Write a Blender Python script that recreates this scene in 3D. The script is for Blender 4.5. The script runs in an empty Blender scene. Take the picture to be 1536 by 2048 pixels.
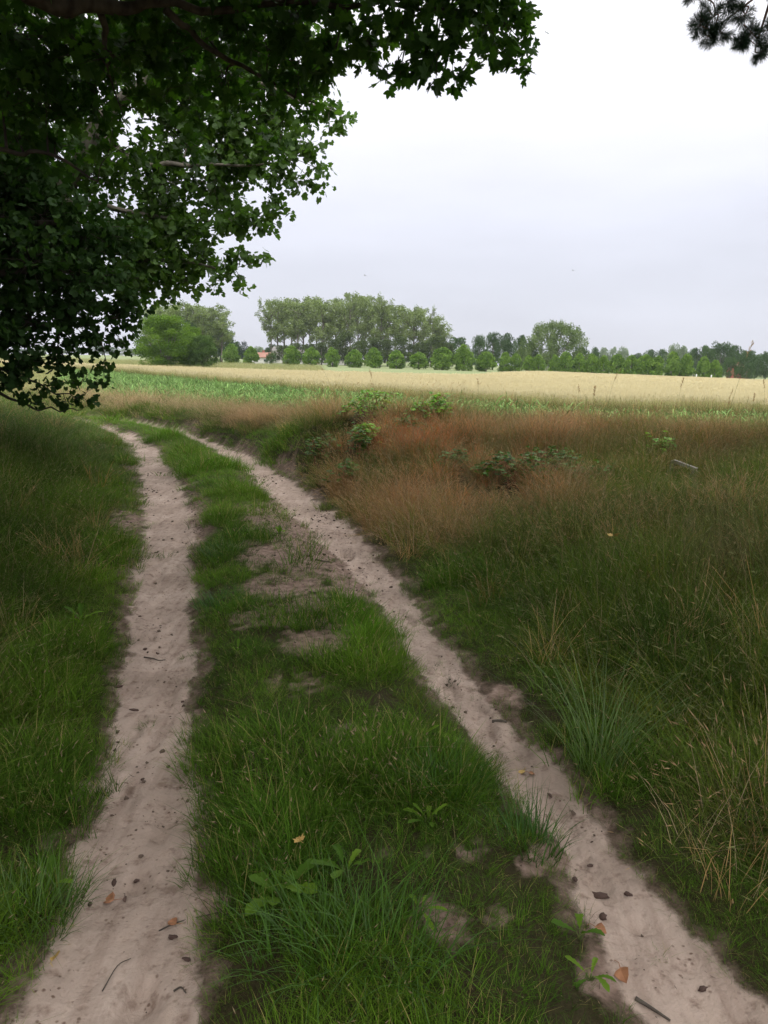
import bpy, math, random
import numpy as np
from mathutils import Matrix, Vector
R = math.radians
rng = np.random.default_rng(7)
C = bpy.context.scene
COL = C.collection

# ------------------------------------------------------------------ camera
EYE = 1.6
PITCH, ROLL = R(11.25), R(0.7)
F = 1024 / math.tan(R(67.3) / 2)           # focal length in pixels of the 1536x2048 photograph
r0 = np.array([1., 0, 0]); u0 = np.array([0, math.sin(PITCH), math.cos(PITCH)]); fw = np.array([0, math.cos(PITCH), -math.sin(PITCH)])
rt = math.cos(ROLL) * r0 + math.sin(ROLL) * u0
up = -math.sin(ROLL) * r0 + math.cos(ROLL) * u0
cam_d = bpy.data.cameras.new('camera'); cam = bpy.data.objects.new('camera', cam_d); COL.objects.link(cam)
cam.matrix_world = Matrix(((rt[0], up[0], -fw[0], 0), (rt[1], up[1], -fw[1], 0), (rt[2], up[2], -fw[2], EYE), (0, 0, 0, 1)))
cam_d.sensor_fit = 'VERTICAL'; cam_d.angle = R(67.3); cam_d.clip_start = 0.05; cam_d.clip_end = 6000
C.camera = cam
CAMP = np.array([0, 0, EYE])

# ------------------------------------------------------------------ render settings
C.view_settings.view_transform = 'Standard'; C.view_settings.look = 'None'; C.view_settings.gamma = 1
C.view_settings.exposure = 0.0
C.render.engine = 'CYCLES'
cy = C.cycles
cy.max_bounces = 7; cy.diffuse_bounces = 4; cy.glossy_bounces = 2; cy.transmission_bounces = 4; cy.transparent_max_bounces = 6
cy.volume_bounces = 0; cy.use_denoising = True; cy.caustics_reflective = False; cy.caustics_refractive = False
cy.use_adaptive_sampling = True; cy.adaptive_threshold = 0.015
try: cy.denoising_prefilter = 'ACCURATE'
except Exception: pass

# ------------------------------------------------------------------ overcast sky and soft sun
SUN_EL, SUN_AZ = R(58), R(215)      # compass-like azimuth, sun behind a bright cloud deck
w = bpy.data.worlds.new("World"); C.world = w; w.use_nodes = True
nt = w.node_tree; nt.nodes.clear()
def N(t, tp, **kw):
    n = t.nodes.new(tp)
    for k, v in kw.items(): setattr(n, k, v)
    return n
out = N(nt, 'ShaderNodeOutputWorld')
sky = N(nt, 'ShaderNodeTexSky'); sky.sky_type = 'NISHITA'; sky.sun_disc = False
sky.sun_elevation = SUN_EL; sky.sun_rotation = SUN_AZ
bg1 = N(nt, 'ShaderNodeBackground'); bg1.inputs[1].default_value = 0.05
nt.links.new(sky.outputs[0], bg1.inputs[0])
tc = N(nt, 'ShaderNodeTexCoord'); sep = N(nt, 'ShaderNodeSeparateXYZ'); nt.links.new(tc.outputs['Generated'], sep.inputs[0])
ramp = N(nt, 'ShaderNodeValToRGB'); nt.links.new(sep.outputs[2], ramp.inputs[0])
cr = ramp.color_ramp
cr.elements[0].position = 0.0; cr.elements[0].color = (.715, .725, .80, 1)
cr.elements[1].position = 1.0; cr.elements[1].color = (3.3, 3.3, 3.4, 1)
for p, c in ((.04, (.725, .74, .82)), (.11, (.755, .775, .87)), (.18, (.84, .86, .97)), (.26, (.98, .985, 1.06)), (.36, (1.12, 1.12, 1.17)), (.6, (2.3, 2.3, 2.35))):
    e = cr.elements.new(p); e.color = (*c, 1)
mp = N(nt, 'ShaderNodeMapping'); mp.inputs['Scale'].default_value = (1.3, 1.3, 6.0); nt.links.new(tc.outputs['Generated'], mp.inputs[0])
nz = N(nt, 'ShaderNodeTexNoise'); nz.inputs['Scale'].default_value = 1.7; nz.inputs['Detail'].default_value = 4; nz.inputs['Roughness'].default_value = .5
nt.links.new(mp.outputs[0], nz.inputs[0])
mr = N(nt, 'ShaderNodeMapRange'); mr.inputs[1].default_value = .3; mr.inputs[2].default_value = .7; mr.inputs[3].default_value = .93; mr.inputs[4].default_value = 1.07
nt.links.new(nz.outputs[0], mr.inputs[0])
mul = N(nt, 'ShaderNodeVectorMath', operation='SCALE'); nt.links.new(ramp.outputs[0], mul.inputs[0]); nt.links.new(mr.outputs[0], mul.inputs['Scale'])
bg2 = N(nt, 'ShaderNodeBackground'); bg2.inputs[1].default_value = 1.01; nt.links.new(mul.outputs[0], bg2.inputs[0])
add = N(nt, 'ShaderNodeAddShader'); nt.links.new(bg1.outputs[0], add.inputs[0]); nt.links.new(bg2.outputs[0], add.inputs[1])
bg1.inputs[1].default_value = 0.004      # the blue sky above the cloud deck barely shows through
nt.links.new(add.outputs[0], out.inputs[0])
sl = bpy.data.lights.new('sun', 'SUN'); sl.energy = 1.5; sl.angle = R(25); sl.color = (1, .97, .92)
so = bpy.data.objects.new('sun', sl); COL.objects.link(so)
so.rotation_euler = (math.pi / 2 - SUN_EL, 0, math.pi - SUN_AZ)

# ------------------------------------------------------------------ helpers
def proj(P):
    """world points -> pixels of the 1536x2048 frame and depth"""
    D = P - CAMP; d = D @ fw
    ds = np.where(d > .05, d, .05)
    return 768 + F * (D @ rt) / ds, 1024 - F * (D @ up) / ds, d
def ray(px, py):
    d = fw + (px - 768) / F * rt + (1024 - py) / F * up
    return d / d[1]
def at(px, py, Y): return CAMP + ray(px, py) * Y
_T = [np.random.default_rng(s).random((256, 256)) for s in range(12)]
def vn(x, y, s=0):
    xi = np.floor(x).astype(int); yi = np.floor(y).astype(int); fx = x - xi; fy = y - yi
    fx = fx * fx * (3 - 2 * fx); fy = fy * fy * (3 - 2 * fy); T = _T[s % 12]
    a = T[xi & 255, yi & 255]; b = T[(xi + 1) & 255, yi & 255]; c = T[xi & 255, (yi + 1) & 255]; d = T[(xi + 1) & 255, (yi + 1) & 255]
    return (a * (1 - fx) + b * fx) * (1 - fy) + (c * (1 - fx) + d * fx) * fy
def fbm(x, y, s=0, o=4):
    v = 0; a = .5; t = 0
    for i in range(o):
        v = v + a * vn(x * 2 ** i + 17.3 * i, y * 2 ** i - 9.1 * i, s + i); t += a; a *= .55
    return v / t
def ss(a, b, x):
    t = np.clip((x - a) / (b - a), 0, 1); return t * t * (3 - 2 * t)

def mesh(name, V, faces, attrs=None, smooth=False, mat=None):
    """V (n,3); faces: list of (m,k) int arrays"""
    me = bpy.data.meshes.new(name)
    V = np.asarray(V, np.float32)
    faces = [np.asarray(f, np.int32) for f in faces if len(f)]
    me.vertices.add(len(V)); me.vertices.foreach_set('co', V.ravel())
    if faces:
        loops = np.concatenate([f.ravel() for f in faces]); tot = np.concatenate([np.full(len(f), f.shape[1], np.int32) for f in faces])
        start = np.concatenate([[0], np.cumsum(tot)[:-1]]).astype(np.int32)
        me.loops.add(len(loops)); me.loops.foreach_set('vertex_index', loops)
        me.polygons.add(len(tot)); me.polygons.foreach_set('loop_start', start)
        me.polygons.foreach_set('use_smooth', np.full(len(tot), smooth))
    for k, a in (attrs or {}).items():
        a = np.asarray(a)
        if a.ndim == 1:
            if a.dtype.kind == 'i':
                at_ = me.attributes.new(k, 'INT', 'POINT'); at_.data.foreach_set('value', a.astype(np.int32))
            else:
                at_ = me.attributes.new(k, 'FLOAT', 'POINT'); at_.data.foreach_set('value', a.astype(np.float32))
        elif a.shape[1] == 3:
            at_ = me.attributes.new(k, 'FLOAT_VECTOR', 'POINT'); at_.data.foreach_set('vector', a.astype(np.float32).ravel())
        else:
            at_ = me.attributes.new(k, 'FLOAT_COLOR', 'POINT'); at_.data.foreach_set('color', a.astype(np.float32).ravel())
    me.update(calc_edges=True)
    if mat: me.materials.append(mat)
    return me

class MB:
    """collects geometry for ONE mesh"""
    def __init__(s): s.V = []; s.F = []; s.A = []; s.n = 0
    def add(s, V, faces, a=0.):
        V = np.asarray(V, float)
        if not len(V): return s
        s.V.append(V); s.A.append(np.broadcast_to(np.asarray(a, float), (len(V),)))
        for f in faces: s.F.append(np.asarray(f) + s.n)
        s.n += len(V); return s
    def make(s, name, mat, smooth=False):
        byk = {}
        for f in s.F: byk.setdefault(f.shape[1], []).append(f)
        return mesh(name, np.concatenate(s.V), [np.concatenate(v) for v in byk.values()], {'tint': np.concatenate(s.A)}, smooth, mat)
def link(name, data, parent=None, loc=None):
    o = bpy.data.objects.new(name, data); COL.objects.link(o)
    if parent is not None: o.parent = parent
    if loc is not None: o.location = loc
    return o
def tag(o, label=None, cat=None, group=None, kind=None):
    if label: o['label'] = label
    if cat: o['category'] = cat
    if group: o['group'] = group
    if kind: o['kind'] = kind
    return o
def empty(name, loc, rz=0, sc=1):
    o = link(name, None); o.location = [float(v) for v in loc]; o.rotation_euler = (0, 0, rz)
    o.scale = (sc, sc, sc) if np.isscalar(sc) else sc; o.empty_display_size = .1
    return o

def tube(mb, pts, rad, sides=8, a=0., cap=True):
    """smooth tapered tube along pts"""
    P = np.asarray(pts, float); rad = np.asarray(rad, float)
    n = len(P); T = np.gradient(P, axis=0); T /= np.linalg.norm(T, axis=1)[:, None] + 1e-9
    ref = np.array([0, 0, 1.]) if abs(T[0, 2]) < .9 else np.array([1., 0, 0])
    A = np.cross(T, ref); A /= np.linalg.norm(A, axis=1)[:, None] + 1e-9; B = np.cross(T, A)
    th = np.linspace(0, 2 * np.pi, sides, endpoint=False)
    V = P[:, None] + rad[:, None, None] * (np.cos(th)[None, :, None] * A[:, None] + np.sin(th)[None, :, None] * B[:, None])
    i = np.arange(n - 1)[:, None] * sides; j = np.arange(sides)[None]; j2 = (j + 1) % sides
    Fq = np.stack([i + j, i + j2, i + sides + j2, i + sides + j], -1).reshape(-1, 4)
    V = V.reshape(-1, 3); fs = [Fq]
    if cap:
        V = np.vstack([V, P[-1:], P[:1]]); m = n * sides
        fs.append(np.stack([(n - 1) * sides + np.arange(sides), (n - 1) * sides + (np.arange(sides) + 1) % sides, np.full(sides, m)], -1))
        fs.append(np.stack([(np.arange(sides) + 1) % sides, np.arange(sides), np.full(sides, m + 1)], -1))
    mb.add(V, fs, a)
def spline(pts, k=6):
    """Catmull-Rom through pts (rows may carry a radius column)"""
    P = np.asarray(pts, float); P = np.vstack([2 * P[0] - P[1], P, 2 * P[-1] - P[-2]]); o = []
    for i in range(1, len(P) - 2):
        for t in np.linspace(0, 1, k, endpoint=False):
            a, b, c, d = P[i - 1:i + 3]
            o.append(.5 * (2 * b + (c - a) * t + (2 * a - 5 * b + 4 * c - d) * t ** 2 + (3 * b - a - 3 * c + d) * t ** 3))
    o.append(P[-2]); return np.array(o)
def twigs(mb, A, B, ra, rb, a=0.):
    """many straight three-sided twigs at once"""
    A = np.asarray(A); B = np.asarray(B); n = len(A)
    if n == 0: return
    T = B - A; T /= np.linalg.norm(T, axis=1)[:, None] + 1e-9
    ref = np.where(np.abs(T[:, 2:3]) < .9, np.array([[0, 0, 1.]]), np.array([[1., 0, 0]]))
    X = np.cross(T, ref); X /= np.linalg.norm(X, axis=1)[:, None] + 1e-9; Y = np.cross(T, X)
    th = np.array([0, 2.094, 4.189]); c = np.cos(th)[None, :, None]; s = np.sin(th)[None, :, None]
    ring = c * X[:, None] + s * Y[:, None]
    ra = np.broadcast_to(ra, (n,))[:, None, None]; rb = np.broadcast_to(rb, (n,))[:, None, None]
    V = np.concatenate([A[:, None] + ra * ring, B[:, None] + rb * ring], 1).reshape(-1, 3)
    base = np.arange(n)[:, None] * 6
    q = np.array([[0, 1, 4, 3], [1, 2, 5, 4], [2, 0, 3, 5]])
    mb.add(V, [(base[:, :, None] + q[None]).reshape(-1, 4)], a)
def rand_dir(n, r=None):
    v = (r or rng).normal(size=(n, 3)); return v / np.linalg.norm(v, axis=1)[:, None]
def leaves(mb, P, T, Nn, size, outline, a, cup=.12):
    """leaf blades: base at P, tip along T, roughly facing Nn; outline (k,2) around origin -> triangle fan"""
    n = len(P); T = T / (np.linalg.norm(T, axis=1)[:, None] + 1e-9)
    B = np.cross(Nn, T); B /= np.linalg.norm(B, axis=1)[:, None] + 1e-9; Nn = np.cross(T, B)
    k = len(outline); o = np.asarray(outline)
    cz = cup * (o[:, 0] ** 2) * 2 - cup * .6 * np.clip(o[:, 1], 0, 1) ** 2
    s = np.broadcast_to(size, (n,))[:, None, None]
    V = P[:, None] + s * (o[None, :, 0, None] * B[:, None] + o[None, :, 1, None] * T[:, None] + cz[None, :, None] * Nn[:, None])
    ctr = P[:, None] + s * .12 * T[:, None]
    V = np.concatenate([V, ctr], 1).reshape(-1, 3); base = np.arange(n)[:, None, None] * (k + 1)
    j = np.arange(k); f = np.stack([j, (j + 1) % k, np.full(k, k)], -1)[None]
    mb.add(V, [(base + f).reshape(-1, 3)], np.repeat(np.broadcast_to(a, (n,)), k + 1))
def quadleaves(mb, P, T, Nn, size, a, asp=.6):
    n = len(P); T = T / (np.linalg.norm(T, axis=1)[:, None] + 1e-9)
    B = np.cross(Nn, T); B /= np.linalg.norm(B, axis=1)[:, None] + 1e-9; s = np.broadcast_to(size, (n,))[:, None]
    V = np.stack([P, P + s * (.5 * T + .5 * asp * B), P + s * T, P + s * (.5 * T - .5 * asp * B)], 1).reshape(-1, 3)
    mb.add(V, [np.arange(4 * n).reshape(-1, 4)], np.repeat(np.broadcast_to(a, (n,)), 4))
_h = [(0, 1.0), (10, .80), (17, .84), (27, .55), (39, .72), (50, .92), (61, .74), (78, .50), (92, .60), (106, .68), (128, .42), (160, .2)]
MAPLE = np.array([(math.sin(R(a)) * r, math.cos(R(a)) * r) for a, r in _h] + [(0, -.05)] + [(-math.sin(R(a)) * r, math.cos(R(a)) * r) for a, r in _h[:0:-1]])
_h2 = [(0, .95), (16, .84), (32, .66), (48, .86), (72, .66), (100, .70), (140, .45)]
MAPLE_LOW = np.array([(math.sin(R(a)) * r, math.cos(R(a)) * r) for a, r in _h2] + [(0, -.03)] + [(-math.sin(R(a)) * r, math.cos(R(a)) * r) for a, r in _h2[:0:-1]])
OVATE = np.array([(0, 0), (.24, .12), (.34, .38), (.22, .72), (0, 1.), (-.22, .72), (-.34, .38), (-.24, .12)])

# ------------------------------------------------------------------ materials
def newmat(name):
    m = bpy.data.materials.new(name); m.use_nodes = True; m.node_tree.nodes.clear(); return m, m.node_tree
def ramp_node(t, fac, cols):
    r = N(t, 'ShaderNodeValToRGB'); e = r.color_ramp.elements
    e[0].position = cols[0][0]; e[0].color = (*cols[0][1], 1); e[1].position = cols[-1][0]; e[1].color = (*cols[-1][1], 1)
    for p, c in cols[1:-1]:
        x = e.new(p); x.color = (*c, 1)
    if fac is not None: t.links.new(fac, r.inputs[0])
    return r
def foliage_mat(name, cols, trans=.25, rough=.5, spec=.25, tcol=(1.3, 1.5, .6)):
    """leaf shader: colour ramp over the per-leaf 'tint' attribute, diffuse + translucent + a little gloss"""
    m, t = newmat(name)
    a = N(t, 'ShaderNodeAttribute', attribute_name='tint')
    r = ramp_node(t, a.outputs['Fac'], cols)
    p = N(t, 'ShaderNodeBsdfPrincipled'); p.inputs['Roughness'].default_value = rough; p.inputs['Specular IOR Level'].default_value = spec
    t.links.new(r.outputs[0], p.inputs['Base Color'])
    tr = N(t, 'ShaderNodeBsdfTranslucent')
    mm = N(t, 'ShaderNodeVectorMath', operation='MULTIPLY'); mm.inputs[1].default_value = tcol; t.links.new(r.outputs[0], mm.inputs[0]); t.links.new(mm.outputs[0], tr.inputs[0])
    mx = N(t, 'ShaderNodeMixShader'); mx.inputs[0].default_value = trans
    t.links.new(p.outputs[0], mx.inputs[1]); t.links.new(tr.outputs[0], mx.inputs[2])
    o = N(t, 'ShaderNodeOutputMaterial'); t.links.new(mx.outputs[0], o.inputs[0]); return m
def bark_mat(name, c1, c2, scale=14):
    m, t = newmat(name)
    tc = N(t, 'ShaderNodeTexCoord'); n = N(t, 'ShaderNodeTexNoise'); n.inputs['Scale'].default_value = scale; n.inputs['Detail'].default_value = 6
    mp = N(t, 'ShaderNodeMapping'); mp.inputs['Scale'].default_value = (1, 1, .25)
    t.links.new(tc.outputs['Object'], mp.inputs[0]); t.links.new(mp.outputs[0], n.inputs[0])
    r = ramp_node(t, n.outputs[0], [(.3, c1), (.7, c2)])
    p = N(t, 'ShaderNodeBsdfPrincipled'); p.inputs['Roughness'].default_value = .9; p.inputs['Specular IOR Level'].default_value = .1
    b = N(t, 'ShaderNodeBump'); b.inputs['Strength'].default_value = .5; b.inputs['Distance'].default_value = .02
    t.links.new(n.outputs[0], b.inputs['Height']); t.links.new(b.outputs[0], p.inputs['Normal']); t.links.new(r.outputs[0], p.inputs['Base Color'])
    o = N(t, 'ShaderNodeOutputMaterial'); t.links.new(p.outputs[0], o.inputs[0]); return m
def plain_mat(name, c1, c2, scale=6, rough=.8, bump=.2, spec=.2):
    m, t = newmat(name)
    tc = N(t, 'ShaderNodeTexCoord'); n = N(t, 'ShaderNodeTexNoise'); n.inputs['Scale'].default_value = scale; n.inputs['Detail'].default_value = 6
    t.links.new(tc.outputs['Object'], n.inputs[0]); r = ramp_node(t, n.outputs[0], [(.3, c1), (.7, c2)])
    p = N(t, 'ShaderNodeBsdfPrincipled'); p.inputs['Roughness'].default_value = rough; p.inputs['Specular IOR Level'].default_value = spec
    b = N(t, 'ShaderNodeBump'); b.inputs['Strength'].default_value = bump; b.inputs['Distance'].default_value = .01
    t.links.new(n.outputs[0], b.inputs['Height']); t.links.new(b.outputs[0], p.inputs['Normal']); t.links.new(r.outputs[0], p.inputs['Base Color'])
    o = N(t, 'ShaderNodeOutputMaterial'); t.links.new(p.outputs[0], o.inputs[0]); return m
def blade_mat(name, dry=(.30, .22, .10), dryfrac=.12, trans=.3, seedcol=(.32, .24, .14)):
    """grass shader: colour of the tuft (instance attribute 'gcol'), varied per blade by 'tint'; tint>1 marks seed heads"""
    m, t = newmat(name)
    g = N(t, 'ShaderNodeAttribute', attribute_name='gcol'); g.attribute_type = 'INSTANCER'
    a = N(t, 'ShaderNodeAttribute', attribute_name='tint')
    mr = N(t, 'ShaderNodeMapRange'); mr.inputs[1].default_value = 0; mr.inputs[2].default_value = 1; mr.inputs[3].default_value = .65; mr.inputs[4].default_value = 1.4
    t.links.new(a.outputs['Fac'], mr.inputs[0])
    sc = N(t, 'ShaderNodeVectorMath', operation='SCALE'); t.links.new(g.outputs['Color'], sc.inputs[0]); t.links.new(mr.outputs[0], sc.inputs['Scale'])
    th = N(t, 'ShaderNodeMath', operation='LESS_THAN'); th.inputs[1].default_value = dryfrac; t.links.new(a.outputs['Fac'], th.inputs[0])
    mx = N(t, 'ShaderNodeMix', data_type='RGBA'); t.links.new(th.outputs[0], mx.inputs[0]); t.links.new(sc.outputs[0], mx.inputs[6]); mx.inputs[7].default_value = (*dry, 1)
    th2 = N(t, 'ShaderNodeMath', operation='GREATER_THAN'); th2.inputs[1].default_value = 1.5; t.links.new(a.outputs['Fac'], th2.inputs[0])
    mx2 = N(t, 'ShaderNodeMix', data_type='RGBA'); t.links.new(th2.outputs[0], mx2.inputs[0]); t.links.new(mx.outputs[2], mx2.inputs[6]); mx2.inputs[7].default_value = (*seedcol, 1)
    col = mx2.outputs[2]
    p = N(t, 'ShaderNodeBsdfPrincipled'); p.inputs['Roughness'].default_value = .6; p.inputs['Specular IOR Level'].default_value = .07
    t.links.new(col, p.inputs['Base Color'])
    tr = N(t, 'ShaderNodeBsdfTranslucent'); t.links.new(col, tr.inputs[0])
    ms = N(t, 'ShaderNodeMixShader'); ms.inputs[0].default_value = trans; t.links.new(p.outputs[0], ms.inputs[1]); t.links.new(tr.outputs[0], ms.inputs[2])
    o = N(t, 'ShaderNodeOutputMaterial'); t.links.new(ms.outputs[0], o.inputs[0]); return m

# ------------------------------------------------------------------ the lie of the land
def plane_pt(px, py, z=0.):
    d = ray(px, py); t = (z - EYE) / d[2]; return d[0] * t, t       # world X, Y
def edge_curve(tab):
    Y = []; X = []
    for px, py in tab:
        x, y = plane_pt(px, py); X.append(x); Y.append(y)
    o = np.argsort(Y); return np.array(Y)[o], np.array(X)[o]
LL = edge_curve([(30, 2048), (85, 1900), (120, 1800), (135, 1700), (205, 1600), (215, 1500), (228, 1400), (252, 1300), (262, 1200), (280, 1100), (285, 1020), (282, 960), (268, 900), (240, 872), (205, 857)])
LR = edge_curve([(395, 2048), (400, 1900), (405, 1800), (395, 1700), (398, 1600), (388, 1500), (375, 1400), (385, 1300), (385, 1200), (388, 1100), (385, 1020), (358, 960), (322, 900), (280, 872), (232, 857)])
RL = edge_curve([(1300, 2048), (1210, 1900), (1150, 1800), (1130, 1700), (1050, 1600), (965, 1500), (892, 1400), (822, 1300), (760, 1210), (690, 1120), (600, 1040), (540, 985), (480, 930), (420, 892), (358, 868)])
RR = edge_curve([(1620, 2048), (1450, 1900), (1340, 1800), (1245, 1700), (1175, 1600), (1095, 1500), (985, 1400), (905, 1300), (842, 1210), (768, 1120), (690, 1040), (612, 975), (530, 925), (455, 890), (392, 868)])
def xc(c, y):
    Y, X = c
    v = np.interp(y, Y, X)
    k = (X[1] - X[0]) / (Y[1] - Y[0]); v = np.where(y < Y[0], X[0] + k * .6 * (y - Y[0]), v)
    d = y - Y[-1]; kk = (X[-1] - X[-3]) / (Y[-1] - Y[-3]); v = np.where(d > 0, X[-1] + kk * d - .09 * d * d, v)
    return v
RIDGE = np.array([(22, -14, .6), (12, -2, .62), (8.2, 4, .52), (5.6, 7.6, .52), (3.4, 9.6, .62), (1.4, 10.6, .84), (-.4, 11.7, .92), (-1.3, 12.9, .60), (-2.6, 15.2, .38), (-4.8, 18.6, .32), (-8, 22.5, .28), (-13, 27, .24), (-24, 34, .22), (-60, 45, .3)], float)
def ridge(x, y):
    best = np.full(x.shape, 1e9); sgn = np.zeros(x.shape); H = np.zeros(x.shape)
    for i in range(len(RIDGE) - 1):
        a = RIDGE[i]; b = RIDGE[i + 1]; dx, dy = b[0] - a[0], b[1] - a[1]; L2 = dx * dx + dy * dy
        t = np.clip(((x - a[0]) * dx + (y - a[1]) * dy) / L2, 0, 1)
        ex = x - (a[0] + t * dx); ey = y - (a[1] + t * dy); d = np.hypot(ex, ey)
        cr_ = dx * (y - a[1]) - dy * (x - a[0])
        m = d < best; best = np.where(m, d, best); sgn = np.where(m, -np.sign(cr_), sgn); H = np.where(m, a[2] + t * (b[2] - a[2]), H)
    return best * np.where(sgn == 0, 1, sgn), H       # positive on the field side
PITS = [(-.46, 11.0, .30, .55), (-.30, 11.3, .26, .5), (1.0, 9.35, .17, .28), (2.95, 7.55, .22, .25), (1.75, 8.55, .2, .2)]
BR = [(712, 874, 24, 20), (714, 892, 24, 18), (932, 932, 18, 12), (745, 848, 45, 24), (815, 858, 50, 14), (860, 835, 36, 18), (1020, 948, 42, 16), (1110, 932, 52, 20), (1180, 958, 36, 14), (915, 922, 24, 12), (640, 908, 30, 12)]
_pr = np.random.default_rng(21)
PRINTS = []
def make_prints():
    for k in range(46):
        y = 1.35 + 7 * _pr.random() ** 1.3; c = (LL, LR) if k % 2 else (RL, RR); a, b = float(xc(c[0], y)), float(xc(c[1], y)); x = a + (b - a) * (.22 + .56 * _pr.random()); PRINTS.append((x, y, _pr.normal(0, .25) + (0.15 if k % 2 == 0 else 0)))
make_prints()
def inpit(x, y):
    v = np.zeros(np.shape(x))
    for (cx, cy_, r_, dp) in PITS: v = np.maximum(v, np.exp(-((x - cx) ** 2 + (y + .1 - cy_) ** 2) / (r_ * 1.0) ** 2))
    z_ = np.full(np.shape(x), .5); px, py, d = proj(np.stack([x, y, z_], -1)); b = np.zeros(np.shape(x))
    for (a, c, rx, ry) in BR: b = np.maximum(b, np.exp(-((px - a) / rx) ** 2 - ((py - c) / ry) ** 2))
    v = np.maximum(v, np.where(d > 5, 1.0 * b, 0))
    return v
def zfield(x, y):
    d = ss(12, 60, y)
    return -.17 - (.016 + .010 * ss(10, 40, x)) * np.clip(x, -120, 160) * d + .10 * (fbm(x * .05, y * .05, 3, 2) - .5) * ss(15, 40, y)
def zland(x, y, fine=True):
    x = np.asarray(x, float); y = np.asarray(y, float)
    s, H = ridge(x, y)
    H = H + (fbm(x * .7 + 3, y * .7, 4, 3) - .5) * .62 * ss(.35, .6, H) + (fbm(x * 1.7, y * 1.7, 9, 2) - .5) * .34 * ss(.3, .6, H)
    zf = zfield(x, y)
    xr = xc(RR, y); xl = xc(LL, y); lr = xc(LR, y); rl = xc(RL, y)
    dr = np.maximum(x - xr, 0)
    t = dr / (dr + np.maximum(-s, 0) + 1e-3)
    trackside = (.55 * ss(0.02, .50, t) + .45 * ss(.35, 1., t)) * H
    fieldside = zf + (H - zf) * np.exp(-(s / 2.2) ** 2)
    z = np.where(s > 0, fieldside, trackside)
    dl = np.maximum(xl - x, 0)
    z = z + np.where(s < 0, .42 * ss(.1, 2.6, dl) + .16 * ss(2, 8, dl) + .05 * (fbm(x * .9, y * .9, 5, 3) - .5) * ss(.2, 1.5, dl), 0)
    # wheel ruts pressed a little below the crown of the track
    def rut(a, b): return np.where((x > a - .25) & (x < b + .25), ss(-.22, .16, np.minimum(x - a, b - x)), 0)
    ru = np.maximum(rut(xl, lr), rut(rl, xr)); z = z - .045 * ru * (s < 0)
    mid = ((x > lr) & (x < rl) & (s < 0)); z = z + mid * .05 * ss(0, .35, np.minimum(x - lr, rl - x))
    z = z + .018 * (fbm(x * 2.2, y * 2.2, 6, 3) - .5) * (s < 3)
    for (cx, cy_, r_, dp) in PITS: z = z - dp * np.exp(-((x - cx) ** 2 + (y - cy_) ** 2) / r_ ** 2)
    if fine:
        near = ss(14, 5, y)
        z = z + near * (.024 * (fbm(x * 9, y * 9, 7, 3) - .5) + .012 * (vn(x * 34, y * 34, 8) - .5))
        for (qx, qy, qa) in PRINTS:
            ca, sa_ = math.cos(qa), math.sin(qa); u = (x - qx) * ca + (y - qy) * sa_; v = -(x - qx) * sa_ + (y - qy) * ca; e = (u / .052) ** 2 + (v / .135) ** 2
            z = z - .012 * np.exp(-e ** 3) * (1 + .45 * np.sin(v * 260)) + .006 * np.exp(-(e - 1.35) ** 2 * 14)
        pits = vn(x * 6.5 + 40, y * 6.5, 2); z = z - near * ru * .028 * ss(.74, .95, pits)
    return z
SOILBLOBS = [(545, 1030, 85, 26, 1.), (600, 1060, 95, 34, 1.), (610, 1110, 115, 48, 1.0), (590, 1170, 95, 36, 1.), (600, 1225, 90, 30, 1.), (640, 1280, 70, 38, .9), (650, 1075, 55, 40, 1.), (690, 1135, 60, 45, 1.), (705, 1185, 45, 30, .8), (520, 1100, 60, 40, .6), (250, 1040, 40, 50, .5), (390, 1050, 20, 60, .8),
             (890, 1850, 60, 55, 1.0), (820, 1900, 60, 40, .6), (480, 1690, 60, 50, .6), (430, 1800, 40, 70, .6), (680, 1470, 70, 35, .5), (1240, 1950, 70, 70, .9), (1330, 1850, 60, 40, .5), (820, 1560, 60, 25, .4), (150, 1130, 60, 30, .5),
             (330, 1450, 40, 40, .6), (350, 1580, 30, 30, .5), (185, 1580, 50, 40, .5), (120, 1690, 60, 40, .6), (90, 1740, 60, 60, .5), (920, 1370, 25, 20, .7), (1010, 1400, 60, 40, .5), (1090, 1720, 60, 40, .8), (560, 1600, 60, 25, .4), (760, 1700, 50, 25, .4), (30, 1930, 70, 60, .6), (600, 1370, 90, 40, .42), (740, 1480, 80, 35, .40), (540, 1520, 70, 40, .42), (900, 1700, 90, 40, .42), (980, 1850, 80, 60, .42), (490, 1240, 50, 30, .42)]
def blobs(px, py, L):
    v = np.zeros(px.shape)
    for (cx, cy_, rx, ry, a) in L: v = np.maximum(v, a * np.exp(-((px - cx) / rx) ** 2 - ((py - cy_) / ry) ** 2))
    return v
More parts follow.
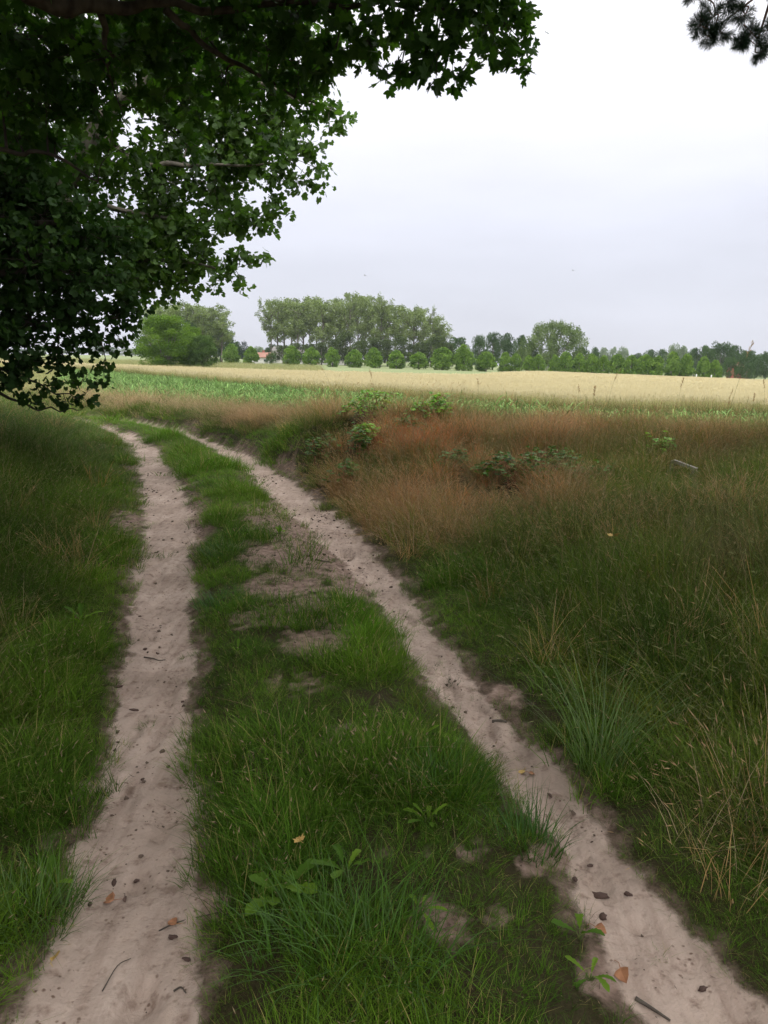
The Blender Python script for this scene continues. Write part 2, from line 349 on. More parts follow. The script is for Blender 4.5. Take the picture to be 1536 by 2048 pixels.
def masks(x, y, z=None):
    """bare sand (wheel ruts), bare soil patches"""
    if z is None: z = zland(x, y, False)
    xr = xc(RR, y); xl = xc(LL, y); lr = xc(LR, y); rl = xc(RL, y)
    n = (fbm(x * 3.1, y * 3.1, 1, 3) - .5) * .42 + (fbm(x * 13, y * 13, 2, 3) - .5) * .36
    wY = np.clip(y / 6, .5, 1.6)
    d = np.maximum(np.minimum(x - xl, lr - x), np.minimum(x - rl, xr - x)) / wY
    sand = ss(-.045, .05, d + n * .30 + (vn(x * 24, y * 24, 5) - .5) * .05)
    sand = sand * ss(25, 19.5, y + 2 * n)
    px, py, dep = proj(np.stack([x, y, z], -1))
    soil = np.where(dep > .3, blobs(px, py, SOILBLOBS), 0)
    soil = np.clip(soil * 1.35 + ((fbm(x * 4, y * 4, 3, 3) - .5) * 1.0 + (fbm(x * 15, y * 15, 6, 3) - .5) * 1.4) * ss(.02, .35, soil), 0, 1)
    fringe = ss(-.20, -.02, d + n * .6) * (1 - sand) * .62 * ss(25, 19, y)
    return sand, np.maximum(ss(.22, .85, soil), fringe), px, py

def axis(lo, hi, d0, flat, g):
    a = [0.]; 
    while a[-1] < hi: a.append(a[-1] + max(d0, (a[-1] - flat) * g + d0))
    b = [0.]
    while b[-1] < -lo: b.append(b[-1] + max(d0, (b[-1] - flat) * g + d0))
    return np.array(sorted(set([-v for v in b[1:]] + a)))
gx = axis(-460, 460, .017, 2.0, .022)
gy0 = axis(-60, 700, .018, 2.4, .016)
gy = np.sort(gy0 + 1.9)
GX, GY = np.meshgrid(gx, gy); sh = GX.shape
fx, fy = GX.ravel(), GY.ravel(); fz = zland(fx, fy)
sand, soil, gpx, gpy = masks(fx, fy, fz)
s_, H_ = ridge(fx, fy)
def npoly(xs, ys): return lambda x: np.interp(x, xs, ys)
W_near = npoly([-70, -30, -20, -13.7, -9.5, -3.5, 1.7, 6.7, 12.2, 30, 80, 160], [84, 66, 58, 50, 45, 36.5, 31, 26, 24.5, 25, 26, 28])
W_far = npoly([-70, -30, -20, -8, 8, 15, 25, 40, 60, 90, 160], [85, 70, 64, 62, 70, 95, 128, 140, 142, 142, 142])
def in_wheat(x, y): return (y > W_near(x)) & (y < W_far(x))
def in_maize(x, y, s): return (s > 1.1) & (y < W_near(x) - 1.6) & (x > -.42 * y + 0) & (y > 2)
# base albedo of the bare ground by zone (what the ground itself is, not its light)
base = np.empty((len(fx), 4)); base[:, 3] = 1
base[:, :3] = (.036, .031, .014)                                    # dark humus between the grass
far = ss(14, 30, fy); base[:, :3] = base[:, :3] * (1 - far[:, None]) + far[:, None] * np.array([.13, .17, .06])
pale = ss(60, 90, fy)[:, None]; base[:, :3] = base[:, :3] * (1 - pale) + pale * np.array([.19, .225, .11])
mz = in_maize(fx, fy, s_); base[mz, :3] = (.16, .115, .07)
wz = in_wheat(fx, fy); base[wz, :3] = (.42, .34, .18)
m, t = newmat('ground_soil')
ac = N(t, 'ShaderNodeAttribute', attribute_name='base'); asd = N(t, 'ShaderNodeAttribute', attribute_name='sand'); aso = N(t, 'ShaderNodeAttribute', attribute_name='soil')
geo = N(t, 'ShaderNodeNewGeometry')
def tnoise(scale, detail=5, rough=.55, src=None):
    n = N(t, 'ShaderNodeTexNoise'); n.inputs['Scale'].default_value = scale; n.inputs['Detail'].default_value = detail; n.inputs['Roughness'].default_value = rough
    t.links.new(src or geo.outputs['Position'], n.inputs[0]); return n
mp_ = N(t, 'ShaderNodeMapping'); mp_.inputs['Rotation'].default_value = (0, 0, R(-14)); mp_.inputs['Scale'].default_value = (6, .7, 1); t.links.new(geo.outputs['Position'], mp_.inputs[0])
n1 = tnoise(2.2); nst_ = tnoise(3.0, 5, .6, mp_.outputs[0]); n2 = tnoise(17, 6, .65); n3 = tnoise(90, 4, .7); n4 = tnoise(330, 2)
sandc = ramp_node(t, n1.outputs[0], [(.30, (.30, .228, .180)), (.5, (.40, .308, .248)), (.72, (.49, .385, .315))])
# damp, footprint-rough patches and dark crumbs
dark = ramp_node(t, n2.outputs[0], [(.32, (.50, .44, .41)), (.47, (1, 1, 1)), (1, (1.0, 1.0, 1.0))])
mu = N(t, 'ShaderNodeMix', data_type='RGBA', blend_type='MULTIPLY'); mu.inputs[0].default_value = .75; t.links.new(sandc.outputs[0], mu.inputs[6]); t.links.new(dark.outputs[0], mu.inputs[7])
vo = N(t, 'ShaderNodeTexVoronoi'); vo.inputs['Scale'].default_value = 38; wob = N(t, 'ShaderNodeVectorMath', operation='ADD')
ws = N(t, 'ShaderNodeVectorMath', operation='SCALE'); ws.inputs['Scale'].default_value = .02; t.links.new(n2.outputs[1], ws.inputs[0]); t.links.new(geo.outputs['Position'], wob.inputs[0]); t.links.new(ws.outputs[0], wob.inputs[1]); t.links.new(wob.outputs[0], vo.inputs[0])
crumb = ramp_node(t, vo.outputs['Distance'], [(.10, (.38, .32, .29)), (.26, (1, 1, 1)), (1, (1, 1, 1))])
stk = ramp_node(t, nst_.outputs[0], [(.32, (.74, .70, .68)), (.5, (1, 1, 1)), (.7, (1.08, 1.07, 1.05))]); mu0 = mu; mu = N(t, 'ShaderNodeMix', data_type='RGBA', blend_type='MULTIPLY'); mu.inputs[0].default_value = .8; t.links.new(mu0.outputs[2], mu.inputs[6]); t.links.new(stk.outputs[0], mu.inputs[7])
cm = N(t, 'ShaderNodeMix', data_type='RGBA', blend_type='MULTIPLY')
cmf = N(t, 'ShaderNodeMapRange'); cmf.inputs[1].default_value = .47; cmf.inputs[2].default_value = .60; t.links.new(tnoise(5, 3).outputs[0], cmf.inputs[0]); t.links.new(cmf.outputs[0], cm.inputs[0])
t.links.new(mu.outputs[2], cm.inputs[6]); t.links.new(crumb.outputs[0], cm.inputs[7])
soilc = ramp_node(t, n2.outputs[0], [(.32, (.10, .070, .050)), (.5, (.21, .145, .112)), (.7, (.33, .24, .19))])
bn = ramp_node(t, n3.outputs[0], [(.3, (.6, .6, .6)), (.7, (1.35, 1.3, 1.2))])
bm = N(t, 'ShaderNodeMix', data_type='RGBA', blend_type='MULTIPLY'); bm.inputs[0].default_value = 1; t.links.new(ac.outputs['Color'], bm.inputs[6]); t.links.new(bn.outputs[0], bm.inputs[7])
def crisp(att, lo, hi):
    s1 = N(t, 'ShaderNodeMath', operation='MULTIPLY_ADD'); s1.inputs[1].default_value = .6; t.links.new(n3.outputs[0], s1.inputs[0]); t.links.new(att, s1.inputs[2])
    s2 = N(t, 'ShaderNodeMapRange'); s2.inputs[1].default_value = lo + .3; s2.inputs[2].default_value = hi + .3; t.links.new(s1.outputs[0], s2.inputs[0]); return s2.outputs[0]
ma = N(t, 'ShaderNodeMix', data_type='RGBA'); t.links.new(crisp(aso.outputs['Fac'], .10, .85), ma.inputs[0]); t.links.new(bm.outputs[2], ma.inputs[6]); t.links.new(soilc.outputs[0], ma.inputs[7])
mb_ = N(t, 'ShaderNodeMix', data_type='RGBA'); t.links.new(crisp(asd.outputs['Fac'], .18, .80), mb_.inputs[0]); t.links.new(ma.outputs[2], mb_.inputs[6]); t.links.new(cm.outputs[2], mb_.inputs[7])
p = N(t, 'ShaderNodeBsdfPrincipled'); p.inputs['Roughness'].default_value = .95; p.inputs['Specular IOR Level'].default_value = .1; t.links.new(mb_.outputs[2], p.inputs['Base Color'])
b1 = N(t, 'ShaderNodeBump'); b1.inputs['Strength'].default_value = .55; b1.inputs['Distance'].default_value = .05; t.links.new(n2.outputs[0], b1.inputs['Height'])
b2 = N(t, 'ShaderNodeBump'); b2.inputs['Strength'].default_value = .5; b2.inputs['Distance'].default_value = .006; t.links.new(n3.outputs[0], b2.inputs['Height']); t.links.new(b1.outputs[0], b2.inputs['Normal'])
t.links.new(b2.outputs[0], p.inputs['Normal']); o = N(t, 'ShaderNodeOutputMaterial'); t.links.new(p.outputs[0], o.inputs[0])
M_ground = m
ny, nx = sh; idx = np.arange(nx * ny).reshape(ny, nx)
gf = np.stack([idx[:-1, :-1], idx[:-1, 1:], idx[1:, 1:], idx[1:, :-1]], -1).reshape(-1, 4)
g = link('ground', mesh('ground', np.stack([fx, fy, fz], -1), [gf], {'base': base, 'sand': sand, 'soil': soil}, True, M_ground))
tag(g, 'sandy farm track with two wheel ruts running through grassy banks to the fields', 'ground', kind='structure')
print('ground verts', len(fx))

# ------------------------------------------------------------------ scattered ground cover (stuff)
def scatter(name, P, rot, scl, pick, gcol, protos, label, cat):
    pts = mesh(name + '_points', P, [], {'rot': rot, 'scl': scl, 'pick': pick.astype(np.int32), 'gcol': gcol})
    pc = bpy.data.collections.new(name + '_kinds')
    for i, me in enumerate(protos):
        po = bpy.data.objects.new('%s_kind' % name, me); pc.objects.link(po)
    ng = bpy.data.node_groups.new(name + '_scatter', 'GeometryNodeTree')
    ng.interface.new_socket('Geometry', in_out='INPUT', socket_type='NodeSocketGeometry'); ng.interface.new_socket('Geometry', in_out='OUTPUT', socket_type='NodeSocketGeometry')
    gi = N(ng, 'NodeGroupInput'); go = N(ng, 'NodeGroupOutput'); iop = N(ng, 'GeometryNodeInstanceOnPoints')
    ci = N(ng, 'GeometryNodeCollectionInfo'); ci.inputs['Collection'].default_value = pc; ci.inputs['Separate Children'].default_value = True; ci.inputs['Reset Children'].default_value = True
    def na(n_, ty):
        x = N(ng, 'GeometryNodeInputNamedAttribute'); x.data_type = ty; x.inputs['Name'].default_value = n_
        return [o_ for o_ in x.outputs if o_.enabled and o_.name == 'Attribute'][0]
    L = ng.links.new
    L(gi.outputs[0], iop.inputs['Points']); L(ci.outputs[0], iop.inputs['Instance']); iop.inputs['Pick Instance'].default_value = True
    L(na('pick', 'INT'), iop.inputs['Instance Index']); L(na('rot', 'FLOAT_VECTOR'), iop.inputs['Rotation']); L(na('scl', 'FLOAT_VECTOR'), iop.inputs['Scale'])
    L(iop.outputs[0], go.inputs[0])
    o = link(name, pts); md = o.modifiers.new('scatter', 'NODES'); md.node_group = ng
    return tag(o, label, cat, kind='stuff')

def tuft(seed, n, rad, h0, h1, wd, lean=.35, droop=.5, segs=3, seedfrac=0., seedlen=.07, mat=None, seedw=2.2):
    r = np.random.default_rng(seed); mb = MB()
    a = r.random(n) * 6.283; rr = rad * np.sqrt(r.random(n)); B = np.stack([np.cos(a) * rr, np.sin(a) * rr, np.full(n, -.02)], -1)
    da = a + r.normal(0, .9, n); D = np.stack([np.cos(da), np.sin(da)], -1)
    h = h0 + (h1 - h0) * r.random(n) ** 1.2; ln = lean * (.3 + r.random(n)) ; dr = droop * r.random(n)
    ww = wd * (.7 + .6 * r.random(n)); fa = da + 1.57 + r.normal(0, .5, n); S = np.stack([np.cos(fa), np.sin(fa), np.zeros(n)], -1)
    tv = r.random(n); isseed = r.random(n) < seedfrac
    def pos(t_):
        out_ = h * (ln * t_ + dr * t_ ** 2.2); z_ = h * (t_ - .45 * dr * t_ ** 2.4 - .1 * ln * t_)
        return B + np.stack([D[:, 0] * out_, D[:, 1] * out_, z_], -1)
    rows = []
    for k in range(segs + 1):
        t_ = k / segs; w_ = ww * (1 - t_ ** 1.6) * .5 if k < segs else ww * .04
        w_ = np.where(isseed, ww * .22, w_); c = pos(t_); rows.append(c - S * w_[:, None]); rows.append(c + S * w_[:, None])
    V = np.stack(rows, 1); nv = 2 * (segs + 1); base_ = np.arange(n)[:, None, None] * nv
    q = np.array([[2 * k, 2 * k + 1, 2 * k + 3, 2 * k + 2] for k in range(segs)])[None]
    mb.add(V.reshape(-1, 3), [(base_ + q).reshape(-1, 4)], np.repeat(tv, nv))
    if isseed.any():
        i = np.where(isseed)[0]; m_ = len(i); top = pos(1.0)[i]; dirn = top - pos(.85)[i]; dirn /= np.linalg.norm(dirn, axis=1)[:, None] + 1e-9
        for q_ in range(2):
            S2 = np.cross(dirn, rand_dir(m_, r)); S2 /= np.linalg.norm(S2, axis=1)[:, None] + 1e-9
            sw = wd * seedw * .5; sl_ = seedlen * (.7 + .6 * r.random(m_))[:, None]
            Vv = np.stack([top, top + dirn * sl_ * .35 + S2 * sw, top + dirn * sl_, top + dirn * sl_ * .35 - S2 * sw], 1)
            mb.add(Vv.reshape(-1, 3), [np.arange(4 * m_).reshape(-1, 4)], 2.0)
    return mb.make('tuft', mat)

M_short = blade_mat('short_grass_blades', dry=(.32, .28, .09), dryfrac=.07)
M_long = blade_mat('long_grass_blades', dry=(.24, .19, .09), dryfrac=.10, seedcol=(.20, .21, .08))
M_dry = blade_mat('dry_grass_blades', dry=(.42, .32, .19), dryfrac=.16, seedcol=(.40, .27, .14))
short_p = [tuft(100 + i, 52, .065, .025, .09 + .02 * (i % 3), .0026, .7, .7, 2, mat=M_short) for i in range(6)]
short_p += [tuft(120 + i, 30, .05, .07, .17, .0030, .4, .7, 3, .04, .02, mat=M_short, seedw=1.3) for i in range(4)]
long_p = [tuft(200 + i, 44, .085, .12, .36, .0034, .35, .9, 4, .10, .035, mat=M_long, seedw=1.5) for i in range(7)]
dry_p = [tuft(300 + i, 46, .09, .12, .40, .0024, .40, .6, 3, .5, .036, mat=M_dry, seedw=1.6) for i in range(7)]

def sample(x0, x1, y0, y1, dens):
    """stratified jittered points, density per square metre"""
    st = 1 / math.sqrt(dens); xs = np.arange(x0, x1, st); ys = np.arange(y0, y1, st); X, Y = np.meshgrid(xs, ys)
    X = X + rng.random(X.shape) * st; Y = Y + rng.random(Y.shape) * st; return X.ravel(), Y.ravel()
def in_view(x, y, m=.45, back=.9):
    return (np.abs(x) < .5 * y + m + .6) & (y > back)
def cover(dens_bands):
    X = []; Y = []; K = []
    for (y0, y1, d, ksc) in dens_bands:
        hw = .5 * y1 + 1.3; x, y = sample(-hw, hw, y0, y1, d); k = in_view(x, y); X.append(x[k]); Y.append(y[k]); K.append(np.full(k.sum(), ksc))
    return np.concatenate(X), np.concatenate(Y), np.concatenate(K)
def lerp(a, b, t_): return a + (b - a) * t_[:, None]
def ctint(x, y, a, b, s=0, amp=.25):
    t_ = np.clip(fbm(x * 1.3, y * 1.3, s, 3) * 1.6 - .3 + rng.normal(0, .15, len(x)), 0, 1)
    c = lerp(np.array(a, float), np.array(b, float), t_); return c * (1 + amp * rng.normal(0, 1, len(x)))[:, None].clip(.5, 1.6)

DRY = [(700, 812, 120, 30, .95), (400, 790, 230, 32, 1.15), (540, 826, 130, 26, 1.1), (260, 775, 90, 20, .8), (840, 900, 150, 55, 1.), (960, 985, 200, 70, .95), (860, 1040, 180, 60, .9), (1280, 872, 330, 52, 1.1), (1080, 890, 170, 55, .85), (1400, 915, 160, 40, .6),
       (690, 975, 90, 40, .6), (720, 1040, 70, 30, .7), (1450, 1120, 120, 110, .28), (1470, 1640, 120, 110, .34), (1150, 1060, 160, 60, .45), (780, 1100, 60, 40, .4)]
RED = [(830, 890, 130, 40, 1.2), (940, 935, 150, 46, 1.1), (1000, 985, 110, 30, .8), (1230, 880, 250, 30, .5), (900, 1010, 120, 40, .5), (690, 880, 40, 40, .3)]
LUSH = [(560, 940, 60, 40, .7), (520, 880, 90, 30, .8), (330, 850, 120, 30, 1.), (650, 960, 60, 30, .3), (900, 1220, 80, 60, .5), (430, 950, 70, 50, .6), (750, 1250, 60, 60, .8), (440, 1190, 60, 40, .6)]
def dryness(px, py, x, y):
    v = blobs(px, py, DRY) * np.where((px < 330) & (py > 840), 0, 1) ; n = (fbm(x * 1.3, y * 1.3, 10, 3) - .5) * 1.9 + rng.normal(0, .12, len(x))
    return np.clip(v * 1.25 + n * ss(.05, .5, v), 0, 1)

# ---- short green grass of the verges and the strip between the ruts
x, y, k = cover([(1.1, 3.2, 900, .92), (3.2, 5.5, 640, 1.), (5.5, 9, 360, 1.2), (9, 17, 150, 1.7), (17, 32, 50, 2.6)])
z = zland(x, y); sa, so_, px, py = masks(x, y, z); s, H = ridge(x, y)
xl, lr, rl, xr = xc(LL, y), xc(LR, y), xc(RL, y), xc(RR, y)
dens = (1 - .965 * sa) * (1 - .86 * so_)
dout = np.maximum(xl - x, x - xr)                       # distance outside the track
wav = fbm(x * 2.4 + 5, y * 2.4, 11, 3)
dens *= np.where(dout > 0, ss(2.6, .9, dout) * .9 + .10, 1)
dens *= .45 + .55 * ss(.38, .54, wav)
keep = (rng.random(len(x)) < dens) & (s < .5) & ((sa < .7) | (rng.random(len(x)) < .25)) & (inpit(x, y) < .5)
x, y, z, k, px, py, dout, wav = [q[keep] for q in (x, y, z, k, px, py, dout, wav)]
n = len(x); print('short', n)
col = ctint(x, y, (.046, .105, .009), (.125, .220, .018), 2)
lush = blobs(px, py, LUSH); col = lerp(col, np.array([.085, .20, .04]), np.clip(lush * .8, 0, 1)) if False else col * (1 - .7 * lush[:, None]) + .7 * lush[:, None] * np.array([.12, .27, .016])
dr_ = dryness(px, py, x, y) * .6; col = col * (1 - dr_[:, None]) + dr_[:, None] * np.array([.20, .15, .075])
edge = ss(.35, .0, np.minimum(np.abs(x - xc(LL, y)), np.minimum(np.abs(x - xc(LR, y)), np.minimum(np.abs(x - xc(RL, y)), np.abs(x - xc(RR, y))))))
tall = ss(.42, .70, fbm(x * 1.8, y * 1.8, 7, 2)) 
sc = k * (.75 + .5 * rng.random(n)) * (1 - .3 * edge) * (.68 + .7 * tall)
pick = np.where(rng.random(n) < .15 + .5 * tall, rng.integers(6, 10, n), rng.integers(0, 6, n))
rot = np.stack([rng.normal(0, .12, n), rng.normal(0, .12, n), rng.random(n) * 6.283], -1)
scatter('short_grass', np.stack([x, y, z], -1), rot, np.stack([sc, sc, sc * (.72 + .3 * rng.random(n)) / np.sqrt(k)], -1), pick, np.hstack([col, np.ones((n, 1))]), short_p,
        'short green grass on the strip between the ruts and along both verges', 'grass')

# ---- long rank grass on both banks
x, y, k = cover([(1.1, 5, 230, 1.), (5, 10, 150, 1.15), (10, 18, 55, 1.5), (18, 34, 22, 2.2)])
z = zland(x, y); sa, so_, px, py = masks(x, y, z); s, H = ridge(x, y); dout = np.maximum(xc(LL, y) - x, x - xc(RR, y))
lr, rl = xc(LR, y), xc(RL, y); midd = np.minimum(x - lr, rl - x)
prob = ss(.15, .8, dout) * (1 - .8 * so_)
prob = np.maximum(prob, .22 * ss(.12, .3, midd) * ss(.50, .60, fbm(x * 1.1 + 8, y * 1.1, 4, 2)) * (y < 4.5) * (1 - so_))
dry = dryness(px, py, x, y); prob *= 1 - .75 * dry
keep = (rng.random(len(x)) < prob) & (sa < .3) & (s < 1.4) & (inpit(x, y) < .5)
x, y, z, k, px, py, dout, dry = [q[keep] for q in (x, y, z, k, px, py, dout, dry)]; n = len(x); print('long', n)
col = ctint(x, y, (.034, .076, .008), (.098, .158, .018), 5)
right = (x > 0)[:, None]; col = np.where(right & (rng.random(n) < .25)[:, None], col * np.array([1.7, 1.15, 1.1]), col)
lush = blobs(px, py, LUSH)[:, None]; col = col * (1 - .7 * lush) + .7 * lush * np.array([.11, .23, .016])
col = col * (1 - .7 * dry[:, None]) + .7 * dry[:, None] * np.array([.22, .15, .085])
hgt = (.45 + .65 * ss(.1, 1.5, dout)) * (.7 + .6 * fbm(x * 1.5, y * 1.5, 3, 2))
hgt = hgt * np.where(px < 260, .8, 1) * np.where((x < 0) & (y > 12), .55, 1)
sc = (.8 + .4 * rng.random(n))
rot = np.stack([rng.normal(0, .16, n), rng.normal(0, .16, n), rng.random(n) * 6.283], -1)
scatter('long_grass', np.stack([x, y, z], -1), rot, np.stack([sc * k, sc * k, sc * hgt * np.sqrt(k)], -1), rng.integers(0, 7, n), np.hstack([col, np.ones((n, 1))]), long_p,
        'long dark green uncut grass covering the banks on both sides of the track', 'grass')

# ---- dead russet and straw-coloured grass on the mound and the field verge
x, y, k = cover([(2, 6, 150, 1.), (6, 11, 170, 1.1), (11, 17, 75, 1.5), (17, 36, 30, 2.1)])
z = zland(x, y); sa, so_, px, py = masks(x, y, z); s, H = ridge(x, y); dout = np.maximum(xc(LL, y) - x, x - xc(RR, y))
dry = dryness(px, py, x, y)
cl_ = ss(.30, .58, fbm(x * 2.2 + 9, y * 2.2, 1, 2)); keep = (rng.random(len(x)) < (.45 + .55 * cl_) * .0 + .035 * (dout > .4) * np.where(x < 0, .4, 1) + .95 * dry * (.40 + .60 * cl_)) & (sa < .2) & (s < 1.9) & (dout > .15) & (inpit(x, y) < .5)
x, y, z, k, px, py, dry, s, cl_ = [q[keep] for q in (x, y, z, k, px, py, dry, s, cl_)]; n = len(x); print('dry', n)
red = np.clip(blobs(px, py, RED) + rng.normal(0, .15, n), 0, 1)[:, None]
col = ctint(x, y, (.26, .155, .055), (.50, .32, .14), 6, .25); col = col * (1 - red) + red * col * np.array([1.30, .58, .46])
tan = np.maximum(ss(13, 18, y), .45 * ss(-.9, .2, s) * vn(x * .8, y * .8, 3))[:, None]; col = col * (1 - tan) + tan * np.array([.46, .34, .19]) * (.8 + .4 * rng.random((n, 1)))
gr = (rng.random(n) < .12 + .5 * ss(.48, .66, fbm(x * .9 + 3, y * .9, 2, 3)))[:, None]; col = np.where(gr, np.array([.12, .18, .02]) * (.7 + .6 * rng.random((n, 1))), col)
hgt = (.65 + .45 * rng.random(n)) * (.75 + .45 * fbm(x, y, 8, 2)) * np.where(y > 12.5, .85, 1) * (1 - .25 * red[:, 0]) * (.6 + .55 * cl_)
sc = .85 + .4 * rng.random(n); rot = np.stack([rng.normal(0, .2, n), rng.normal(0, .2, n), rng.random(n) * 6.283], -1)
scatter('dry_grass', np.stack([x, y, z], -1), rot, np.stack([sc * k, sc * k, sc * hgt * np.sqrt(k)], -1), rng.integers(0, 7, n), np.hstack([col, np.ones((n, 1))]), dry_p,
        'dead reddish brown and straw coloured grass over the mound and field edge', 'dry grass')

# ---- tall thin flowering stalks standing along the crest
def stalk(seed):
    r = np.random.default_rng(seed); mb = MB(); h = .75 + .35 * r.random(); lx, ly = r.normal(0, .16, 2)
    pts = [(0, 0, -.02), (lx * .2, ly * .2, h * .4), (lx * .7, ly * .7, h * .8), (lx * 1.25, ly * 1.25, h)]
    sp = spline(pts, 3); tube(mb, sp, np.linspace(.0017, .0009, len(sp)), 3, .5)
    for i in range(16):
        t_ = .72 + .28 * i / 16; j = min(int(t_ * (len(sp) - 1)), len(sp) - 2); c = sp[j] + (sp[j + 1] - sp[j]) * (t_ * (len(sp) - 1) - j)
        d = r.normal(0, 1, 3); d[2] = abs(d[2]) + 1.6; quadleaves(mb, c[None], d[None], rand_dir(1, r), .035, 2.0, .35)
    return mb.make('stalk', M_dry)
x, y, k = cover([(6, 16, 8, 1.), (16, 30, 1.2, 1.3)]); s, H = ridge(x, y); px, py, _ = proj(np.stack([x, y, zland(x, y)], -1))
keep = (np.abs(s) < 1.2) & (rng.random(len(x)) < .03 + .16 * ss(800, 950, px)); x, y = x[keep], y[keep]; n = len(x)
scatter('grass_stalks', np.stack([x, y, zland(x, y)], -1), np.stack([rng.normal(0, .12, n), rng.normal(0, .12, n), rng.random(n) * 6.28], -1), np.repeat((.65 + .45 * rng.random((n, 1))), 3, 1),
        rng.integers(0, 6, n), np.tile([.08, .10, .03, 1], (n, 1)), [stalk(500 + i) for i in range(6)], 'thin tall grass stalks with seed heads rising along the bank crest', 'grass')

# ---- green maize strip
def maize(seed):
    r = np.random.default_rng(seed); mb = MB(); h = .52 + .16 * r.random()
    tube(mb, [(0, 0, -.03), (0, 0, h * .6), (0.01, 0, h)], [.011, .009, .004], 5, .4)
    for i in range(9):
        a = (i % 2) * math.pi + r.normal(0, .4); L_ = .38 + .16 * r.random(); z0 = h * (.2 + .8 * i / 9); up_ = .9 - .08 * i; rows = []
        for kk in range(6):
            t_ = kk / 5; o_ = L_ * (t_ * .85); zz = z0 + L_ * (up_ * t_ - 1.15 * t_ ** 2.1); w_ = .019 * math.sin(math.pi * min(t_ * .85 + .13, 1)) + .002
            rows += [(math.cos(a) * o_ - math.sin(a) * w_, math.sin(a) * o_ + math.cos(a) * w_, zz), (math.cos(a) * o_ + math.sin(a) * w_, math.sin(a) * o_ - math.cos(a) * w_, zz)]
        mb.add(rows, [np.array([[2 * q, 2 * q + 1, 2 * q + 3, 2 * q + 2] for q in range(5)])], r.random() * .8 + .15)
    return mb.make('maize_plant', M_long)
dirv = np.array([math.cos(R(-24)), math.sin(R(-24))])
u_ = np.arange(-60, 75, .15); v_ = np.arange(5, 60, .5); U, V_ = np.meshgrid(u_, v_)
U = U + rng.normal(0, .03, U.shape); V_ = V_ + rng.normal(0, .02, V_.shape)
x = (U * dirv[0] - V_ * dirv[1]).ravel() ; y = (U * dirv[1] + V_ * dirv[0]).ravel(); s, H = ridge(x, y)
keep = in_maize(x, y, s) & (np.abs(x) < .52 * y + 2) & (rng.random(len(x)) < .9); x, y = x[keep], y[keep]; n = len(x); print('maize', n)
sc = .82 * (.7 + .5 * rng.random((n, 1))) * (.85 + .3 * fbm(x * .3, y * .3, 2, 2))[:, None]; sc = np.repeat(sc, 3, 1)
scatter('maize_crop', np.stack([x, y, zland(x, y, False)], -1), np.stack([rng.normal(0, .08, n), rng.normal(0, .08, n), rng.random(n) * 6.28], -1), sc,
        rng.integers(0, 6, n), np.hstack([ctint(x, y, (.11, .20, .045), (.20, .31, .10), 4), np.ones((n, 1))]), [maize(600 + i) for i in range(6)], 'green knee-high maize growing in rows between the bank and the ripe grain', 'maize')

# ---- ripe grain field
M_wheat = blade_mat('ripe_grain_stalks', dry=(.58, .53, .32), dryfrac=.2, seedcol=(.64, .575, .36))
wheat_p = [tuft(700 + i, 70, .30, .55, .72, .012, .10, .12, 2, .8, .10, mat=M_wheat, seedw=1.8) for i in range(5)]
X = []; Y = []
for (a0, a1, d) in ((20, 34, 9), (34, 60, 4), (60, 145, 1.4)):
    hw = .52 * a1 + 4; xx, yy = sample(-hw, hw, a0, a1, d); kk = (np.abs(xx) < .52 * yy + 3) & in_wheat(xx, yy); X.append(xx[kk]); Y.append(yy[kk])
x = np.concatenate(X); y = np.concatenate(Y); n = len(x); print('wheat', n)
sc = np.where(y < 34, 1.1, np.where(y < 60, 1.7, 2.6))
band = fbm(x * .04, y * .30, 3, 3) * .7 + .3 * vn(x * .02, y * .9, 4)
col = lerp(np.array([.52, .475, .245]), np.array([.62, .555, .32]), np.clip(band * 2.4 - .7, 0, 1)) * (1 + .05 * rng.normal(0, 1, (n, 1)))
tram = np.abs(((y - .18 * x) / 9.0) % 1 - .5) < .035; col = col * np.where(tram, .72, 1)[:, None]
green = ss(1.6, .1, y - W_near(x))[:, None]; col = col * (1 - .5 * green) + .5 * green * np.array([.26, .30, .09])
scatter('grain_crop', np.stack([x, y, zland(x, y, False)], -1), np.stack([rng.normal(0, .04, n), rng.normal(0, .04, n), rng.random(n) * 6.28], -1),
        np.stack([sc, sc, (.92 + .16 * fbm(x * .4, y * .4, 6, 2)) * np.where(y > 60, .95, 1)], -1), rng.integers(0, 5, n), np.hstack([col, np.ones((n, 1))]), wheat_p, 'ripe golden grain field stretching to the far row of round trees', 'grain field')
# dark green grassy margin in front of the grain and meadow grass at its left end
xx, yy = sample(-40, 40, 20, 62, 22); s, H = ridge(xx, yy)
mar = (yy > W_near(xx) - 1.3) & (yy < W_near(xx) + .25) & (np.abs(xx) < .52 * yy + 2)
x1, y1 = xx[mar], yy[mar]; n1_ = len(x1)
xx, yy = sample(-75, 10, 18, 150, 2.6); s, H = ridge(xx, yy)
mea = (s > .8) & (~in_wheat(xx, yy)) & (~in_maize(xx, yy, s)) & (xx < -.10 * yy + 2) & (xx > -.55 * yy - 2) & (yy > 20) & ~((yy > 95) & (rng.random(len(xx)) < .6))
x2, y2 = xx[mea], yy[mea]; n2_ = len(x2); x = np.concatenate([x1, x2]); y = np.concatenate([y1, y2]); n = n1_ + n2_; print('margin+meadow', n1_, n2_)
sc = np.concatenate([np.full(n1_, 2.1), np.clip(2.2 + (y2 - 20) * .02, 2, 4)]); hz = np.concatenate([2.1 + .4 * rng.random(n1_), np.clip(1.7 + .3 * rng.random(n2_), 1, 2.2)])
col = np.concatenate([ctint(x1, y1, (.085, .11, .025), (.15, .165, .04), 3), ctint(x2 * .1, y2 * .1, (.17, .21, .075), (.34, .32, .14), 7, .1)])
